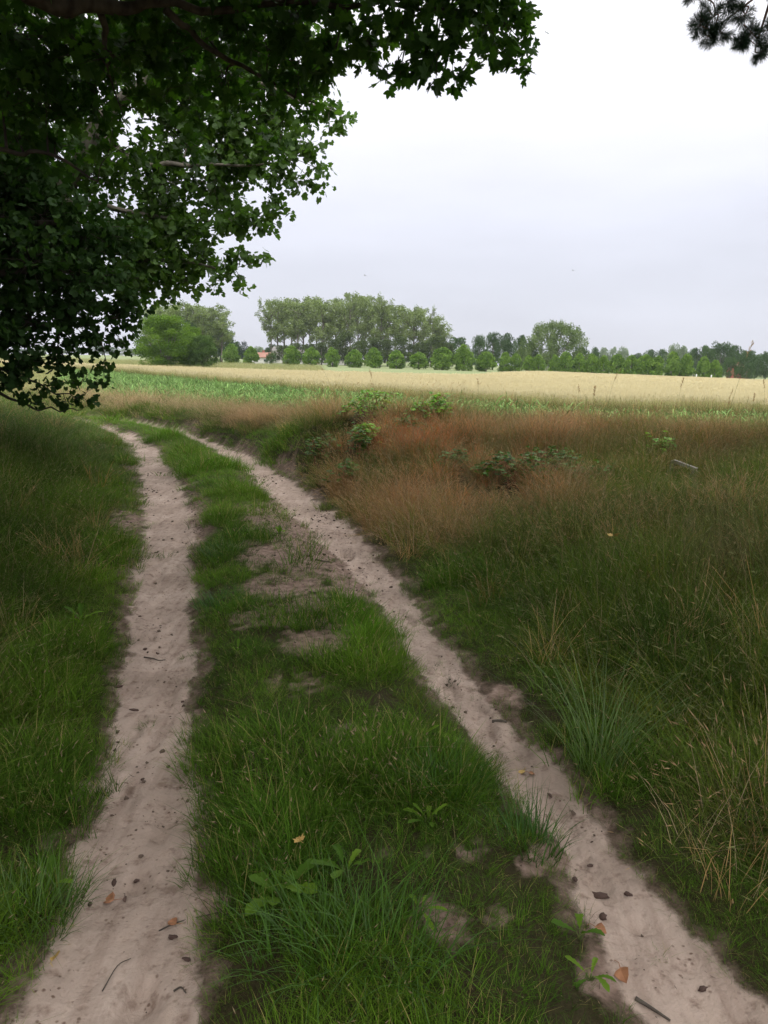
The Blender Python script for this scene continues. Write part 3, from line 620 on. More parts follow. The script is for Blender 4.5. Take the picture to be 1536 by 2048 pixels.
scatter('meadow_grass', np.stack([x, y, zland(x, y, False)], -1), np.stack([rng.normal(0, .1, n), rng.normal(0, .1, n), rng.random(n) * 6.28], -1), np.stack([sc, sc, hz], -1),
        rng.integers(0, 7, n), np.hstack([col, np.ones((n, 1))]), long_p, 'olive green grass margin in front of the grain and pale meadow beyond', 'grass')

# ---- loose crumbs of soil, twig bits and small clods on the sand
def clod(seed, flat=.7):
    r = np.random.default_rng(seed); mb = MB(); nlat, nlon = 5, 7; V = [(0, 0, flat)]
    for i in range(1, nlat):
        for j in range(nlon):
            a, b = math.pi * i / nlat, 6.283 * j / nlon; q = .55 + .8 * r.random(); V.append((q * math.sin(a) * math.cos(b), q * math.sin(a) * math.sin(b), q * flat * math.cos(a)))
    V.append((0, 0, -flat)); f3 = []; f4 = []
    for j in range(nlon): f3.append((0, 1 + j, 1 + (j + 1) % nlon)); b_ = 1 + (nlat - 2) * nlon; f3.append((b_ + j, len(V) - 1, b_ + (j + 1) % nlon))
    for i in range(nlat - 2):
        for j in range(nlon): a_ = 1 + i * nlon; f4.append((a_ + j, a_ + nlon + j, a_ + nlon + (j + 1) % nlon, a_ + (j + 1) % nlon))
    mb.add(V, [np.array(f3), np.array(f4)], r.random()); return mb
M_crumb = plain_mat('soil_crumbs', (.05, .035, .025), (.17, .12, .09), 30)
def bit(seed):
    r = np.random.default_rng(seed); mb = MB(); p_ = np.cumsum(np.vstack([[0, 0, 0], r.normal(0, .35, (3, 3)) * [1, 1, .15] + [.7, 0, 0]]), 0); tube(mb, p_, [.10, .12, .09, .04], 4); return mb.make('bit', M_crumb)
crumbs = [clod(800 + i, .6).make('crumb', M_crumb) for i in range(4)] + [bit(820 + i) for i in range(4)]
x, y = sample(-6, 5, 1.1, 11, 480); sa, so_, _, _ = masks(x, y); cl = fbm(x * 3, y * 3, 9, 3)
keep = (rng.random(len(x)) < np.maximum(sa * (.07 + .75 * ss(.48, .68, cl)), so_ * .7)) ; x, y = x[keep], y[keep]; n = len(x); print('crumbs', n)
sc = (.0018 + .0065 * rng.random(n) ** 3.2) * (1 + .10 * y)
scatter('soil_crumbs', np.stack([x, y, zland(x, y) + sc * .2], -1), np.stack([rng.normal(0, .3, n), rng.normal(0, .3, n), rng.random(n) * 6.28], -1), np.repeat(sc[:, None], 3, 1),
        rng.integers(0, 8, n), np.ones((n, 4)), crumbs, 'dark crumbs of soil and tiny twig bits strewn over the sandy ruts', 'debris')

# ================================================================== TREES CLOSE BY
M_bark = bark_mat('dark_bark', (.035, .028, .022), (.10, .085, .065))
M_pale = bark_mat('pale_bark', (.12, .105, .085), (.28, .25, .20), 8)
M_pinebark = bark_mat('pine_bark', (.10, .05, .035), (.22, .13, .09), 10)
M_leafA = foliage_mat('dark_lobed_leaves', [(0, (.022, .055, .010)), (.6, (.042, .100, .015)), (1, (.080, .160, .022))], .34, .6, .12)
M_leafB = foliage_mat('mid_green_leaves', [(0, (.045, .090, .018)), (.6, (.075, .145, .028)), (1, (.12, .205, .040))], .38, .5, .3)
M_leafC = foliage_mat('deep_green_leaves', [(0, (.016, .038, .009)), (.6, (.026, .060, .013)), (1, (.050, .098, .018))], .26, .6, .08)
M_needle = foliage_mat('pine_needles', [(0, (.02, .045, .025)), (1, (.045, .085, .045))], .1, .5, .3)

def near_tree(name, label, trunk, limbs, clumps, extra, leaf, outline, mat, barkmat, dens=150, per=7, droop=.5, low=None, branchr=.012, group=None, seed=1, spread=.16):
    """trunk/limbs: rows x,y,z,r.  clumps: (x,y,z,R). every clump hangs on a side branch grown from the nearest limb"""
    r = np.random.default_rng(seed); root = empty(name, trunk[0][:3]); tag(root, label, 'tree', group)
    o0 = np.array(trunk[0][:3]); wood = MB(); sk = []
    for l in [trunk] + limbs:
        sp = spline(l, 7); wob = (np.stack([vn(np.arange(len(sp)) * .45, np.full(len(sp), k * 7.7 + l[0][0]), k) for k in range(3)], -1) - .5) * .10
        sp[:, :3] += wob * np.minimum(1, np.arange(len(sp)) / 4)[:, None]; tube(wood, sp[:, :3] - o0, sp[:, 3], 9, r.random()); sk.append(sp)
    SK = np.vstack(sk); crown = MB(); tw = MB()
    for (cl, ol, lsz, dd, side) in ((clumps, outline, leaf, dens, 5), (extra, low if low is not None else outline, leaf * 1.35, dens * .36, 4)):
        if not len(cl): continue
        for c in np.asarray(cl, float):
            cc = c[:3]; Rr = c[3]; d = np.linalg.norm(SK[:, :3] - cc, axis=1) + 1.2 * np.maximum(0, .006 - SK[:, 3]) * 200
            b = SK[np.argmin(d)]; L_ = np.linalg.norm(b[:3] - cc)
            m1 = b[:3] * .6 + cc * .4 + r.normal(0, .07, 3) * L_ + [0, 0, .10 * L_]; br = min(b[3] * .7, branchr + .008 * L_)
            sp = spline([(*b[:3], br), (*m1, br * .7), (*cc, br * .35)], 5); tube(tw, sp[:, :3] - o0, sp[:, 3], side, r.random())
            nc = max(3, int(dd * Rr * Rr)); dv = rand_dir(nc, r) * (r.random(nc) ** .45)[:, None] * Rr * [1, 1, .78]
            ctr = cc + dv; src = sp[r.integers(4, len(sp), nc), :3] * .55 + (cc + dv * .35) * .45; src = np.where((np.linalg.norm(dv, axis=1) < .45 * Rr)[:, None], cc, src)
            twigs(tw, src - o0, ctr - o0, .0045, .0018, r.random())
            nl = nc * per; k = np.repeat(np.arange(nc), per); off = rand_dir(nl, r) * (spread * (.25 + .9 * r.random(nl)))[:, None] * [1, 1, .6]
            P = ctr[k] + off; out_ = off / (np.linalg.norm(off, axis=1)[:, None] + 1e-6)
            T = out_ * .9 + r.normal(0, .5, (nl, 3)) + [0, 0, -droop]; Nn = r.normal(0, .85, (nl, 3)) + [0, 0, .6]
            leaves(crown, P - o0, T, Nn, lsz * (.48 + .75 * r.random(nl)), ol, np.clip(.2 + .35 * r.random() + .45 * r.random(nl), 0, 1))
    link('trunk', wood.make('trunk', barkmat, True), root)
    bo = link('branch', tw.make('branch', barkmat, True), root); co = link('crown', crown.make('crown', mat), root)
    print(name, 'leaf verts', crown.n); return root
def L(rows):    # limb rows given as pixel, pixel, distance, radius or world 4-tuples tagged with 'w'
    o = []
    for q in rows: o.append(tuple(q[1:]) if q[0] == 'w' else (*at(q[0], q[1], q[2]), q[3]))
    return o
def CL(rows): return [(*at(a, b, c), d) for a, b, c, d in rows]
def random_clumps(n, ctr, rad, ok, Rr=(.6, 1.0), seed=1, shell=.5):
    r = np.random.default_rng(seed); P = ctr + rand_dir(n, r) * (shell + (1 - shell) * r.random(n) ** .7)[:, None] * rad
    px, py, d = proj(P); R_ = Rr[0] + (Rr[1] - Rr[0]) * r.random(n); px = np.where(d > .1, px, 0); py = np.where(d > .1, py, -9999)
    k = ok(px, py, d, P, R_ * F / np.maximum(d, .2)); return np.hstack([P[k], R_[k, None]])
# tree A: big lobed-leaf tree beside the track, its lowest limb reaching over the view
trA = [(-4.7, 4.3, -.1 + zland(-4.7, 4.3, False), .30), (-4.65, 4.35, 1.5, .25), (-4.5, 4.5, 3.2, .22), (-4.3, 4.6, 5.2, .18), (-4.2, 4.5, 7.6, .12), (-4.1, 4.3, 10.0, .05)]
liA = [L([('w', -4.5, 4.5, 3.3, .12), (-60, -60, 6.0, .085), (100, 6, 6.3, .075), (215, 25, 6.5, .055), (330, 18, 6.6, .035), (520, 8, 6.8, .026), (760, 10, 6.7, .018), (960, 25, 6.5, .008)]),
       L([(330, 18, 6.6, .030), (420, 88, 6.9, .022), (540, 165, 7.2, .015), (640, 215, 7.4, .006)]),
       L([(200, 24, 6.5, .03), (222, 95, 6.8, .018), (225, 150, 7.0, .009), (250, 230, 7.1, .005)]),
       L([('w', -4.6, 4.4, 2.6, .07), (-120, 290, 6.5, .03), (20, 305, 7.0, .02), (110, 322, 7.2, .015), (200, 372, 7.4, .008)]),
       L([('w', -4.4, 4.6, 4.6, .10), ('w', -2.6, 5.0, 5.8, .07), ('w', -.4, 5.2, 6.4, .05), ('w', 1.6, 5.0, 6.6, .02)]),
       L([('w', -4.3, 4.6, 5.6, .10), ('w', -3.2, 2.6, 6.8, .07), ('w', -1.6, .8, 7.4, .04), ('w', .4, -.8, 7.8, .02)]),
       L([('w', -4.3, 4.5, 6.4, .08), ('w', -5.4, 2.6, 7.6, .05), ('w', -6, .4, 8.2, .02)]),
       L([('w', -4.2, 4.6, 6.8, .08), ('w', -4.6, 6.6, 8, .05), ('w', -4.2, 8.4, 8.6, .02)])]
clA = CL([(1020, 62, 6.5, .17), (1045, 85, 6.5, .09), (1030, 128, 6.4, .06), (965, 55, 6.6, .26), (985, 110, 6.5, .16), (905, 95, 6.4, .26), (940, 140, 6.4, .12), (872, 160, 6.3, .12), (845, 110, 6.4, .22), (800, 150, 6.5, .10),
          (800, 60, 6.6, .26), (740, 118, 6.8, .20), (700, 70, 6.8, .30), (668, 120, 7, .24), (612, 120, 7, .34), (600, 40, 7, .38), (930, 5, 6.5, .30), (860, -10, 6.5, .28), (990, -40, 6.5, .35), (1030, 20, 6.5, .10), (760, -30, 6.5, .4), (640, -40, 6.8, .4),
          (540, 100, 7.2, .40), (470, 50, 7, .38), (380, 90, 7.2, .40), (300, 80, 7.2, .36), (230, 110, 7, .42), (130, 90, 7, .45), (30, 60, 7, .5), (300, -40, 6.8, .5), (480, -50, 6.8, .5), (120, -60, 6.5, .5), (620, 190, 7.3, .20),
          (90, 200, 7.2, .42), (0, 170, 7, .5), (20, 260, 7.4, .40), (190, 210, 7.4, .36), (330, 190, 7.4, .34), (240, 290, 7.5, .28), (450, 170, 7.4, .34), (530, 195, 7.4, .24), (110, 300, 7.4, .28), (560, 270, 7.6, .16), (400, 290, 7.8, .22)])
exA = random_clumps(330, np.array([-2.3, 2.2, 7.4]), np.array([6.2, 5.6, 3.6]), lambda px, py, d, P, rp: (P[:, 2] > 3.9) & (((py < -90 - rp) | (d < .1)) | (px < -rp - 60)) & (P[:, 0] < 3.2), (.65, 1.05), 11, .35)
near_tree('maple_tree', 'large dark tree with star-shaped leaves whose low limb reaches over the track at the top', trA, liA, clA, exA, .078, MAPLE, M_leafA, M_bark, 165, 7, .55, MAPLE_LOW, seed=3, spread=.13)
# tree B: lighter tree further along with pale limbs
trB = [(-8.6, 13.6, float(zland(-8.6, 13.6, False)) - .1, .34), (-8.4, 13.5, 2.2, .28), (-7.9, 13.4, 4.4, .24), (-7.3, 13.3, 6.8, .18), (-6.9, 13.3, 9.4, .12), (-6.6, 13.2, 12.4, .05)]
liB = [L([('w', -8.1, 13.4, 3.4, .17), (90, 400, 13.3, .14), (190, 262, 13.2, .12), (240, 205, 13.1, .10), (335, 135, 13.1, .085), (375, 80, 13, .07), (392, 10, 13, .05), (420, -90, 13, .03)]),
       L([(190, 262, 13.2, .07), (270, 318, 12.9, .05), (350, 330, 12.8, .04), (460, 335, 12.6, .02), (560, 330, 12.5, .01)]),
       L([(335, 135, 13.1, .05), (450, 150, 12.8, .03), (580, 190, 12.5, .02), (660, 215, 12.2, .01)]),
       L([('w', -8.3, 13.5, 2.8, .10), (150, 500, 13, .06), (290, 520, 12.9, .04), (400, 530, 12.7, .02), (470, 540, 12.6, .01)]),
       L([(90, 400, 13.3, .06), (250, 420, 13, .04), (380, 440, 12.8, .02), (500, 450, 12.6, .01)])]
clB = CL([(300, 480, 12.9, .5), (380, 470, 12.8, .45), (270, 540, 12.9, .4), (330, 380, 13, .5), (450, 300, 13, .5), (540, 290, 12.7, .36), (275, 600, 12.9, .2), (500, 180, 13, .4), (380, 180, 13.2, .5), (668, 215, 12.2, .20), (690, 240, 12.2, .09), (660, 262, 12.2, .10), (630, 240, 12.3, .18), (600, 290, 12.4, .30), (640, 340, 12.5, .16), (637, 375, 12.5, .11), (600, 370, 12.5, .20), (615, 300, 12.4, .16), (560, 350, 12.5, .34), (545, 410, 12.5, .26),
          (520, 445, 12.5, .26), (470, 440, 12.6, .42), (490, 510, 12.5, .20), (522, 520, 12.4, .12), (455, 540, 12.5, .24), (486, 577, 12.4, .05), (430, 575, 12.6, .08), (400, 520, 12.8, .42), (370, 565, 12.7, .26), (340, 590, 12.8, .16), (350, 530, 12.8, .40), (305, 560, 12.9, .40),
          (430, 380, 13, .55), (500, 320, 12.9, .5), (560, 240, 13, .42), (480, 240, 13, .5), (400, 260, 13.2, .6), (300, 330, 13.2, .6), (330, 440, 13.2, .6), (250, 470, 13.2, .6), (200, 360, 13.3, .6), (520, 150, 13, .5), (610, 160, 12.8, .4), (450, 110, 13, .55), (340, 200, 13.2, .6),
          (330, 60, 13.3, .65), (430, 20, 13, .6), (560, 40, 13, .5), (220, 120, 13.5, .7), (150, 250, 13.5, .7), (100, 400, 13.5, .7), (150, 520, 13.5, .6), (240, 560, 13.2, .45), (640, 90, 13, .3), (520, -60, 13, .7), (350, -80, 13, .8)])
exB = random_clumps(100, np.array([-7.5, 13.5, 10.]), np.array([5.2, 5.0, 6.0]), lambda px, py, d, P, rp: (py < -40 - rp) | ((px < 330) & (py < 560) & (P[:, 1] > 13)), (.7, 1.1), 12, .4)
near_tree('broadleaf_tree', 'lighter green tree with pale grey limbs standing behind the dark overhanging one', trB, liB, clB, exB, .088, MAPLE_LOW, M_leafB, M_pale, 190, 7, .4, OVATE, seed=5, spread=.18)
# tree C: low dark tree at the left edge of the track, hem almost on the grass
trC = [(-6.6, 8.6, float(zland(-6.6, 8.6, False)) - .1, .20), (-6.5, 8.7, 1.0, .17), (-6.3, 8.8, 2.4, .14), (-6.1, 9.0, 4.2, .10), (-6.0, 9.1, 6.2, .05)]
liC = [L([('w', -6.5, 8.7, .9, .06), (-80, 770, 9.0, .03), (30, 800, 9.3, .016), (110, 822, 9.6, .009), (172, 812, 9.8, .004)]),
       L([('w', -6.5, 8.7, 1.2, .06), (-60, 730, 9.0, .03), (60, 760, 9.4, .015), (150, 800, 9.6, .006)]),
       L([('w', -6.4, 8.7, 1.8, .08), (-40, 640, 9.0, .04), (110, 650, 9.4, .025), (230, 640, 9.9, .01)]),
       L([('w', -6.3, 8.8, 2.6, .08), (0, 540, 9.2, .04), (140, 540, 9.7, .025), (250, 560, 10, .01)]),
       L([('w', -6.2, 8.9, 3.4, .07), (40, 440, 9.4, .04), (160, 440, 9.8, .02)])]
clC = CL([(235, 560, 10, .34), (262, 610, 10, .20), (225, 625, 10, .28), (255, 660, 10, .12), (235, 690, 10, .10), (190, 690, 9.8, .24), (215, 735, 9.8, .09), (205, 765, 9.6, .05), (180, 745, 9.6, .13), (160, 560, 9.6, .55), (60, 520, 9.2, .6), (140, 640, 9.5, .42), (60, 640, 9.2, .45),
          (110, 715, 9.4, .28), (40, 715, 9.1, .32), (-20, 640, 9, .5), (150, 760, 9.5, .12), (95, 765, 9.3, .16), (30, 770, 9, .20), (170, 798, 9.7, .05), (130, 800, 9.6, .07), (60, 800, 9.3, .08), (-40, 740, 8.8, .35), (170, 470, 9.8, .45), (80, 430, 9.5, .5), (-20, 460, 9.3, .6), (230, 480, 10.2, .36), (20, 350, 9.5, .5), (-90, 600, 8.8, .6)])
exC = random_clumps(240, np.array([-7.6, 9.4, 4.6]), np.array([3.8, 3.6, 4.2]), lambda px, py, d, P, rp: (((px < 150) & (py < 690) & (py > 150)) | (px < -rp) | (py < -60 - rp)) & (P[:, 2] > .9) & ((P[:, 1] > 7.5) | (py < -60 - rp)), (.5, .9), 13, .3)
near_tree('young_maple_tree', 'low dark bushy tree beside the left bank, its branch tips hanging down to the grass', trC, liC, clC, exC, .070, MAPLE_LOW, M_leafC, M_bark, 235, 7, .5, MAPLE_LOW, seed=8, spread=.15)
# pine at the right, only the tips of one branch in view
def pine(name, label, trunk, limbs, tufts, extra, seed=2):
    r = np.random.default_rng(seed); root = empty(name, trunk[0][:3]); tag(root, label, 'tree'); o0 = np.array(trunk[0][:3]); wood = MB(); sk = []; tw = MB(); nd = MB()
    for l in [trunk] + limbs:
        sp = spline(l, 6); tube(wood, sp[:, :3] - o0, sp[:, 3], 9, .5); sk.append(sp)
    SK = np.vstack(sk)
    for (T_, nn, wn, ln, tt) in ((tufts, 110, .0013, .062, 12), (extra, 45, .006, .16, 7)):
        for c in T_:
            cc = np.array(c[:3]); b = SK[np.argmin(np.linalg.norm(SK[:, :3] - cc, axis=1))]; m1 = (b[:3] + cc) / 2 + r.normal(0, .04, 3)
            sp = spline([(*b[:3], min(b[3] * .7, .012)), (*m1, .006), (*cc, .003)], 4); tube(tw, sp[:, :3] - o0, sp[:, 3], 4, .5)
            E = cc + rand_dir(tt, r) * c[3] * (.5 + .5 * r.random((tt, 1))); twigs(tw, np.repeat(cc[None], tt, 0) - o0, E - o0, .003, .002)
            for e in E:
                ax = e - cc; Lx = np.linalg.norm(ax) + 1e-6; ax = ax / Lx; t_ = r.random(nn) ** .6; P = cc + ax * (Lx * t_)[:, None]; D = rand_dir(nn, r) + ax * 1.0
                quadleaves(nd, P - o0, D, rand_dir(nn, r), ln * (.7 + .5 * r.random(nn)), r.random(nn), wn * 2 / ln)
    link('trunk', wood.make('trunk', M_pinebark, True), root); link('branch', tw.make('branch', M_pinebark, True), root); link('crown', nd.make('crown', M_needle), root); return root
trP = [(6.6, 3.0, float(zland(6.6, 3., False)) - .1, .26), (6.6, 3.0, 4, .21), (6.5, 3.1, 8, .15), (6.4, 3.1, 12, .06)]
liP = [L([('w', 6.5, 3.1, 5.2, .07), (1620, -140, 6.2, .03), (1535, -30, 6.4, .012), (1478, 20, 6.5, .006), (1420, 60, 6.5, .003)]), L([(1560, -60, 6.3, .014), (1525, 50, 6.4, .008), (1512, 90, 6.4, .004)]),
       L([('w', 6.5, 3.1, 6.2, .08), ('w', 4.4, 2.6, 6.8, .05), ('w', 2.6, 2.2, 7, .02)]), L([('w', 6.5, 3.1, 7.2, .07), ('w', 4.6, .6, 7.8, .04), ('w', 3, -1, 8, .02)])]
tuP = CL([(1400, 50, 6.5, .09), (1425, 35, 6.5, .12), (1440, 65, 6.5, .12), (1415, 72, 6.5, .07), (1455, 5, 6.5, .12), (1490, 30, 6.5, .11), (1520, 105, 6.4, .07), (1500, 70, 6.4, .09), (1535, 60, 6.4, .10), (1395, -5, 6.5, .10), (1480, 85, 6.4, .05), (1440, -40, 6.5, .15), (1520, -20, 6.4, .14)])
exP = random_clumps(200, np.array([5.2, 2.2, 8.]), np.array([3.8, 4.6, 3.2]), lambda px, py, d, P, rp: (P[:, 2] > 4.4) & (((py < -60 - rp) | (d < .1)) | (px > 1536 + rp)), (.35, .5), 15, .3)
pine('pine_tree', 'pine of which only a dark needled twig hangs into the top corner of the sky', trP, liP, tuP, exP)

# ================================================================== TREES FAR OFF
def fcrown(mb, r, clumps, n, size, outb=.8, upb=.3, asp=.7, shell=.55, t0=0., t1=1.):
    """many small leaf faces through ellipsoidal leaf clumps (c, rx, rz)"""
    C_ = np.array([c[:3] for c in clumps]); Rx = np.array([c[3] for c in clumps]); Rz = np.array([c[4] if len(c) > 4 else c[3] for c in clumps])
    k = r.choice(len(C_), n, p=(Rx ** 2 + Rx * Rz) / (Rx ** 2 + Rx * Rz).sum()); d = rand_dir(n, r); q = (shell + (1 - shell) * r.random(n) ** .8)
    q = np.where(r.random(n) < .12, q * 1.15, q)
    P = C_[k] + d * q[:, None] * np.stack([Rx[k], Rx[k], Rz[k]], -1); T = d * outb + r.normal(0, .6, (n, 3)) + [0, 0, upb]; Nn = d * 1.3 + r.normal(0, .55, (n, 3)) + [0, 0, .3]
    ct = r.random(len(C_)); a = t0 + (t1 - t0) * np.clip(.6 * ct[k] + .4 * r.random(n), 0, 1); quadleaves(mb, P - 0, T, Nn, size * (.6 + .8 * r.random(n)), a, asp)
def fm(name, c0, c1, tr=.3): return foliage_mat(name, [(0, c0), (1, c1)], tr * .6, .6, .08, (1.15, 1.25, .7))
M_lind = fm('linden_leaves', (.040, .100, .012), (.24, .38, .06)); M_popl = fm('poplar_leaves', (.11, .155, .045), (.24, .30, .11), .3)
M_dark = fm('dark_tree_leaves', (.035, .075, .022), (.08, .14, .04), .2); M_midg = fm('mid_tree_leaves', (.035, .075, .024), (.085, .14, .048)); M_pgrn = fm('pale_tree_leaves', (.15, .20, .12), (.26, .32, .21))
M_will = fm('willow_leaves', (.07, .115, .03), (.17, .23, .08)); M_brig = fm('bright_shrub_leaves', (.045, .10, .010), (.165, .275, .03), .35); M_shrb = fm('grey_green_shrub_leaves', (.035, .080, .014), (.115, .185, .045))
M_olive = fm('understorey_leaves', (.035, .058, .016), (.08, .115, .03), .2); M_conif = fm('conifer_needles', (.025, .045, .035), (.05, .08, .055), .1)
M_fbark = bark_mat('far_bark', (.10, .085, .07), (.24, .21, .18), 2)
TV = {}
def variant(kind, i):
    key = (kind, i)
    if key in TV: return TV[key]
    r = np.random.default_rng(9000 + 37 * i + sum(map(ord, kind))); wood = MB(); cr_ = MB(); mat = None
    # all variants are unit trees: 1 m high, real width set by scale
    if kind == 'linden':            # clipped-looking dome with a soft point, 1 high 1 wide, foliage to the ground
        cl = []
        for j in range(80):
            t_ = r.random() ** .9; prof = .48 * (1 - t_ ** 2.8) ** .65 * (1 - .35 * max(0, .18 - t_) / .18) + .02; a = r.random() * 6.28; q = prof * (.55 + .45 * r.random()) * .86
            cl.append((q * math.cos(a), q * math.sin(a), 0.05 + t_ * .88, .085 + .05 * r.random(), .075 + .04 * r.random()))
        cl.append((0, 0, .94, .06, .07)); fcrown(cr_, r, cl, 8000, .052, 1, .2); mat = M_lind; tube(wood, [(0, 0, -.05), (0, 0, .3), (0, 0, .8)], [.03, .025, .008], 6)
    elif kind == 'poplar':          # slender, ascending limbs, ragged gaps, bare lower trunk. 1 high .28 wide
        cl = []; lean = r.normal(0, .015, 2); tube(wood, spline([(0, 0, -.02), (lean[0] * .5, 0, .3), (lean[0], lean[1], .65), (lean[0] * 1.3, lean[1], .86)], 3), np.linspace(.0135, .003, 10), 6)
        tips = []
        for j in range(13):
            z0 = .30 + .50 * (j / 13); a = r.random() * 6.28; Lb = (.10 + .09 * r.random()); up_ = min(.8 + 1.4 * r.random(), (.93 - z0) / Lb); b0 = np.array([lean[0] * z0, lean[1] * z0, z0]); e = b0 + np.array([math.cos(a) * Lb, math.sin(a) * Lb, Lb * up_]); tips.append((b0, e))
            tube(wood, spline([(*b0, .006), (*(b0 * .45 + e * .55 + [0, 0, -.008]), .004), (*e, .0015)], 3)[:, :3], np.linspace(.006, .0015, 7), 4)
            for t_ in np.linspace(.35, 1.05, 5):
                c = b0 + (e - b0) * t_ + r.normal(0, .018, 3); cl.append((*c, .022 + .030 * r.random(), .028 + .035 * r.random()))
        for j in range(15): z_ = .5 + .5 * r.random(); cl.append((lean[0] + r.normal(0, .05), lean[1] + r.normal(0, .05), z_ - .03, .03 + .025 * r.random(), .045))
        cl = [c for c in cl if c[2] < .98]; fcrown(cr_, r, cl, 5200, .017, .6, .1, .8, .2); mat = M_popl
    elif kind in ('round', 'pale', 'mid', 'olive'):
        cl = []; tops = r.integers(2, 5)
        for j in range(46):
            z_ = .16 + .8 * r.random() ** .85; prof = .5 * math.sin(math.pi * min(1, (z_ * .86 + .12))) ** .6; a = r.random() * 6.28; q = prof * math.sqrt(r.random()) * .9; rr = .07 + .08 * r.random()
            cl.append((q * math.cos(a), q * math.sin(a), min(z_, 1.02 - rr * 1.05), rr, rr * (.75 + .4 * r.random())))
        fcrown(cr_, r, cl, 6000, .036, .9, .2); mat = {'round': M_dark, 'pale': M_pgrn, 'mid': M_midg, 'olive': M_olive}[kind]
        tube(wood, [(0, 0, -.05), (.01, 0, .35), (0, .01, .7)], [.03, .022, .008], 6)
        for j in range(5): a = r.random() * 6.28; tube(wood, [(0, 0, .3), (.15 * math.cos(a), .15 * math.sin(a), .5), (.3 * math.cos(a), .3 * math.sin(a), .72)], [.014, .009, .003], 4)
    elif kind == 'willow':          # broad, fine upward sprays. 1 high ~1 wide
        cl = []
        for j in range(230):
            a = r.random() * 6.28; z_ = .08 + .88 * r.random() ** .9; prof = .5 * math.sqrt(max(.02, 1 - ((z_ - .42) / .58) ** 2)); q = prof * r.random() ** .42 * 1.02
            cl.append((q * math.cos(a), q * math.sin(a), z_ - .03, .032 + .035 * r.random(), .06 + .06 * r.random()))
        fcrown(cr_, r, cl, 24000, .027, .4, .9, .4, .3); mat = M_will
        for j in range(7): a = r.random() * 6.28; q = .12 + .2 * r.random(); tube(wood, spline([(0, 0, -.03), (q * .3 * math.cos(a), q * .3 * math.sin(a), .25), (q * math.cos(a), q * math.sin(a), .75)], 3), np.linspace(.02, .004, 7), 5)
    elif kind in ('shrub', 'shrub2'):
        cl = []
        for j in range(200):
            a = r.random() * 6.28; z_ = .04 + .88 * r.random() ** .95; prof = .5 * math.sqrt(max(.03, 1 - ((z_ - .36) / .64) ** 2)); q = prof * math.sqrt(r.random()) * .88; rr = .05 + .06 * r.random()
            cl.append((q * math.cos(a), q * math.sin(a), z_, rr, rr * .8))
        fcrown(cr_, r, cl, 30000, .026, .7, .5, .5, .35); mat = M_brig if kind == 'shrub' else M_shrb
        for j in range(8): a = r.random() * 6.28; q = .1 + .22 * r.random(); tube(wood, spline([(.03 * math.cos(a), .03 * math.sin(a), -.04), (q * .5 * math.cos(a), q * .5 * math.sin(a), .3), (q * math.cos(a), q * math.sin(a), .7)], 3), np.linspace(.014, .003, 7), 5)
    elif kind == 'conifer':
        cl = []
        for j in range(9):
            z_ = .2 + .75 * j / 9; rr = .26 * (1 - z_) + .04
            for a in np.linspace(0, 6.28, 6): cl.append((rr * math.cos(a + j), rr * math.sin(a + j), z_, .06 + .06 * (1 - z_), .03))
        cl.append((0, 0, .95, .03, .05)); fcrown(cr_, r, cl, 1600, .04, .8, -.1); mat = M_conif; tube(wood, [(0, 0, -.05), (0, 0, .98)], [.025, .004], 6)
    TV[key] = (wood.make('trunk', M_fbark, True), cr_.make('crown', mat)); return TV[key]
def far_tree(name, label, cat, kind, i, px, top, wpx, Y, base=None, group=None, depthscale=1.):
    X = at(px, 740, Y)[0]; z0 = float(zland(X, Y, False)); _, bpy_, _ = proj(np.array([[X, Y, z0]])); H_t = (float(bpy_[0]) - top) / F * Y; W_ = wpx / F * Y
    wf = {'poplar': .34, 'conifer': .6}.get(kind, 1.0)
    root = empty(name, (X, Y, z0), random.Random(int(px * 7 + Y)).random() * 6.28, (W_ / wf, W_ / wf * depthscale, H_t)); tag(root, label, cat, group)
    a, b = variant(kind, i); link('trunk', a, root); link('crown', b, root); return root
ORD = 'first second third fourth fifth sixth seventh eighth ninth tenth eleventh twelfth thirteenth fourteenth fifteenth sixteenth seventeenth eighteenth nineteenth twentieth'.split()
def onum(i): return ORD[i] if i < 20 else 'twenty-' + ORD[i - 20] if i < 29 else 'thirtieth'
LIND = [(463, 690, 36), (503, 695, 34), (583, 694, 38), (623, 697, 37), (665, 697, 32), (708, 701, 38), (748, 698, 38), (792, 703, 38), (837, 706, 40), (884, 697, 47), (928, 692, 44), (972, 706, 44), (1010, 707, 30), (1031, 709, 26), (1058, 713, 28), (1077, 711, 30), (1109, 712, 26),
        (1130, 706, 34), (1158, 709, 30), (1184, 710, 32), (1208, 713, 30), (1233, 711, 38), (1262, 713, 32), (1289, 712, 42), (1314, 714, 30), (1344, 706, 34), (1372, 711, 32), (1407, 716, 30), (1430, 722, 30)]
for i, (px, top, w_) in enumerate(LIND):
    far_tree('round_tree', '%s tree from the left in the row of small round green trees behind the grain' % onum(i), 'tree', 'linden', (i * 3) % 5, px, top, w_ * 1.04, 150, group='small round trees in a row behind the grain field')
POP = [(543, 606), (556, 604), (569, 603), (582, 602), (595, 604), (607, 603), (620, 603), (633, 602), (646, 604), (658, 605), (671, 604), (685, 602), (700, 598), (715, 595), (730, 598), (745, 601), (760, 603), (775, 607), (790, 614), (807, 619), (826, 622), (845, 622), (862, 634), (874, 652)]
for i, (px, top) in enumerate(POP):
    lab = ('%s poplar from the left in the tall grove behind the row of round trees' % onum(i)) if i < 28 else ''
    far_tree('poplar_tree', lab, 'poplar', 'poplar', (i * 5) % 7, px, top - 2, 42 + 8 * ((i * 7) % 3), 195 + 12 * ((i * 5) % 4), group='tall poplars in the grove beyond the field')
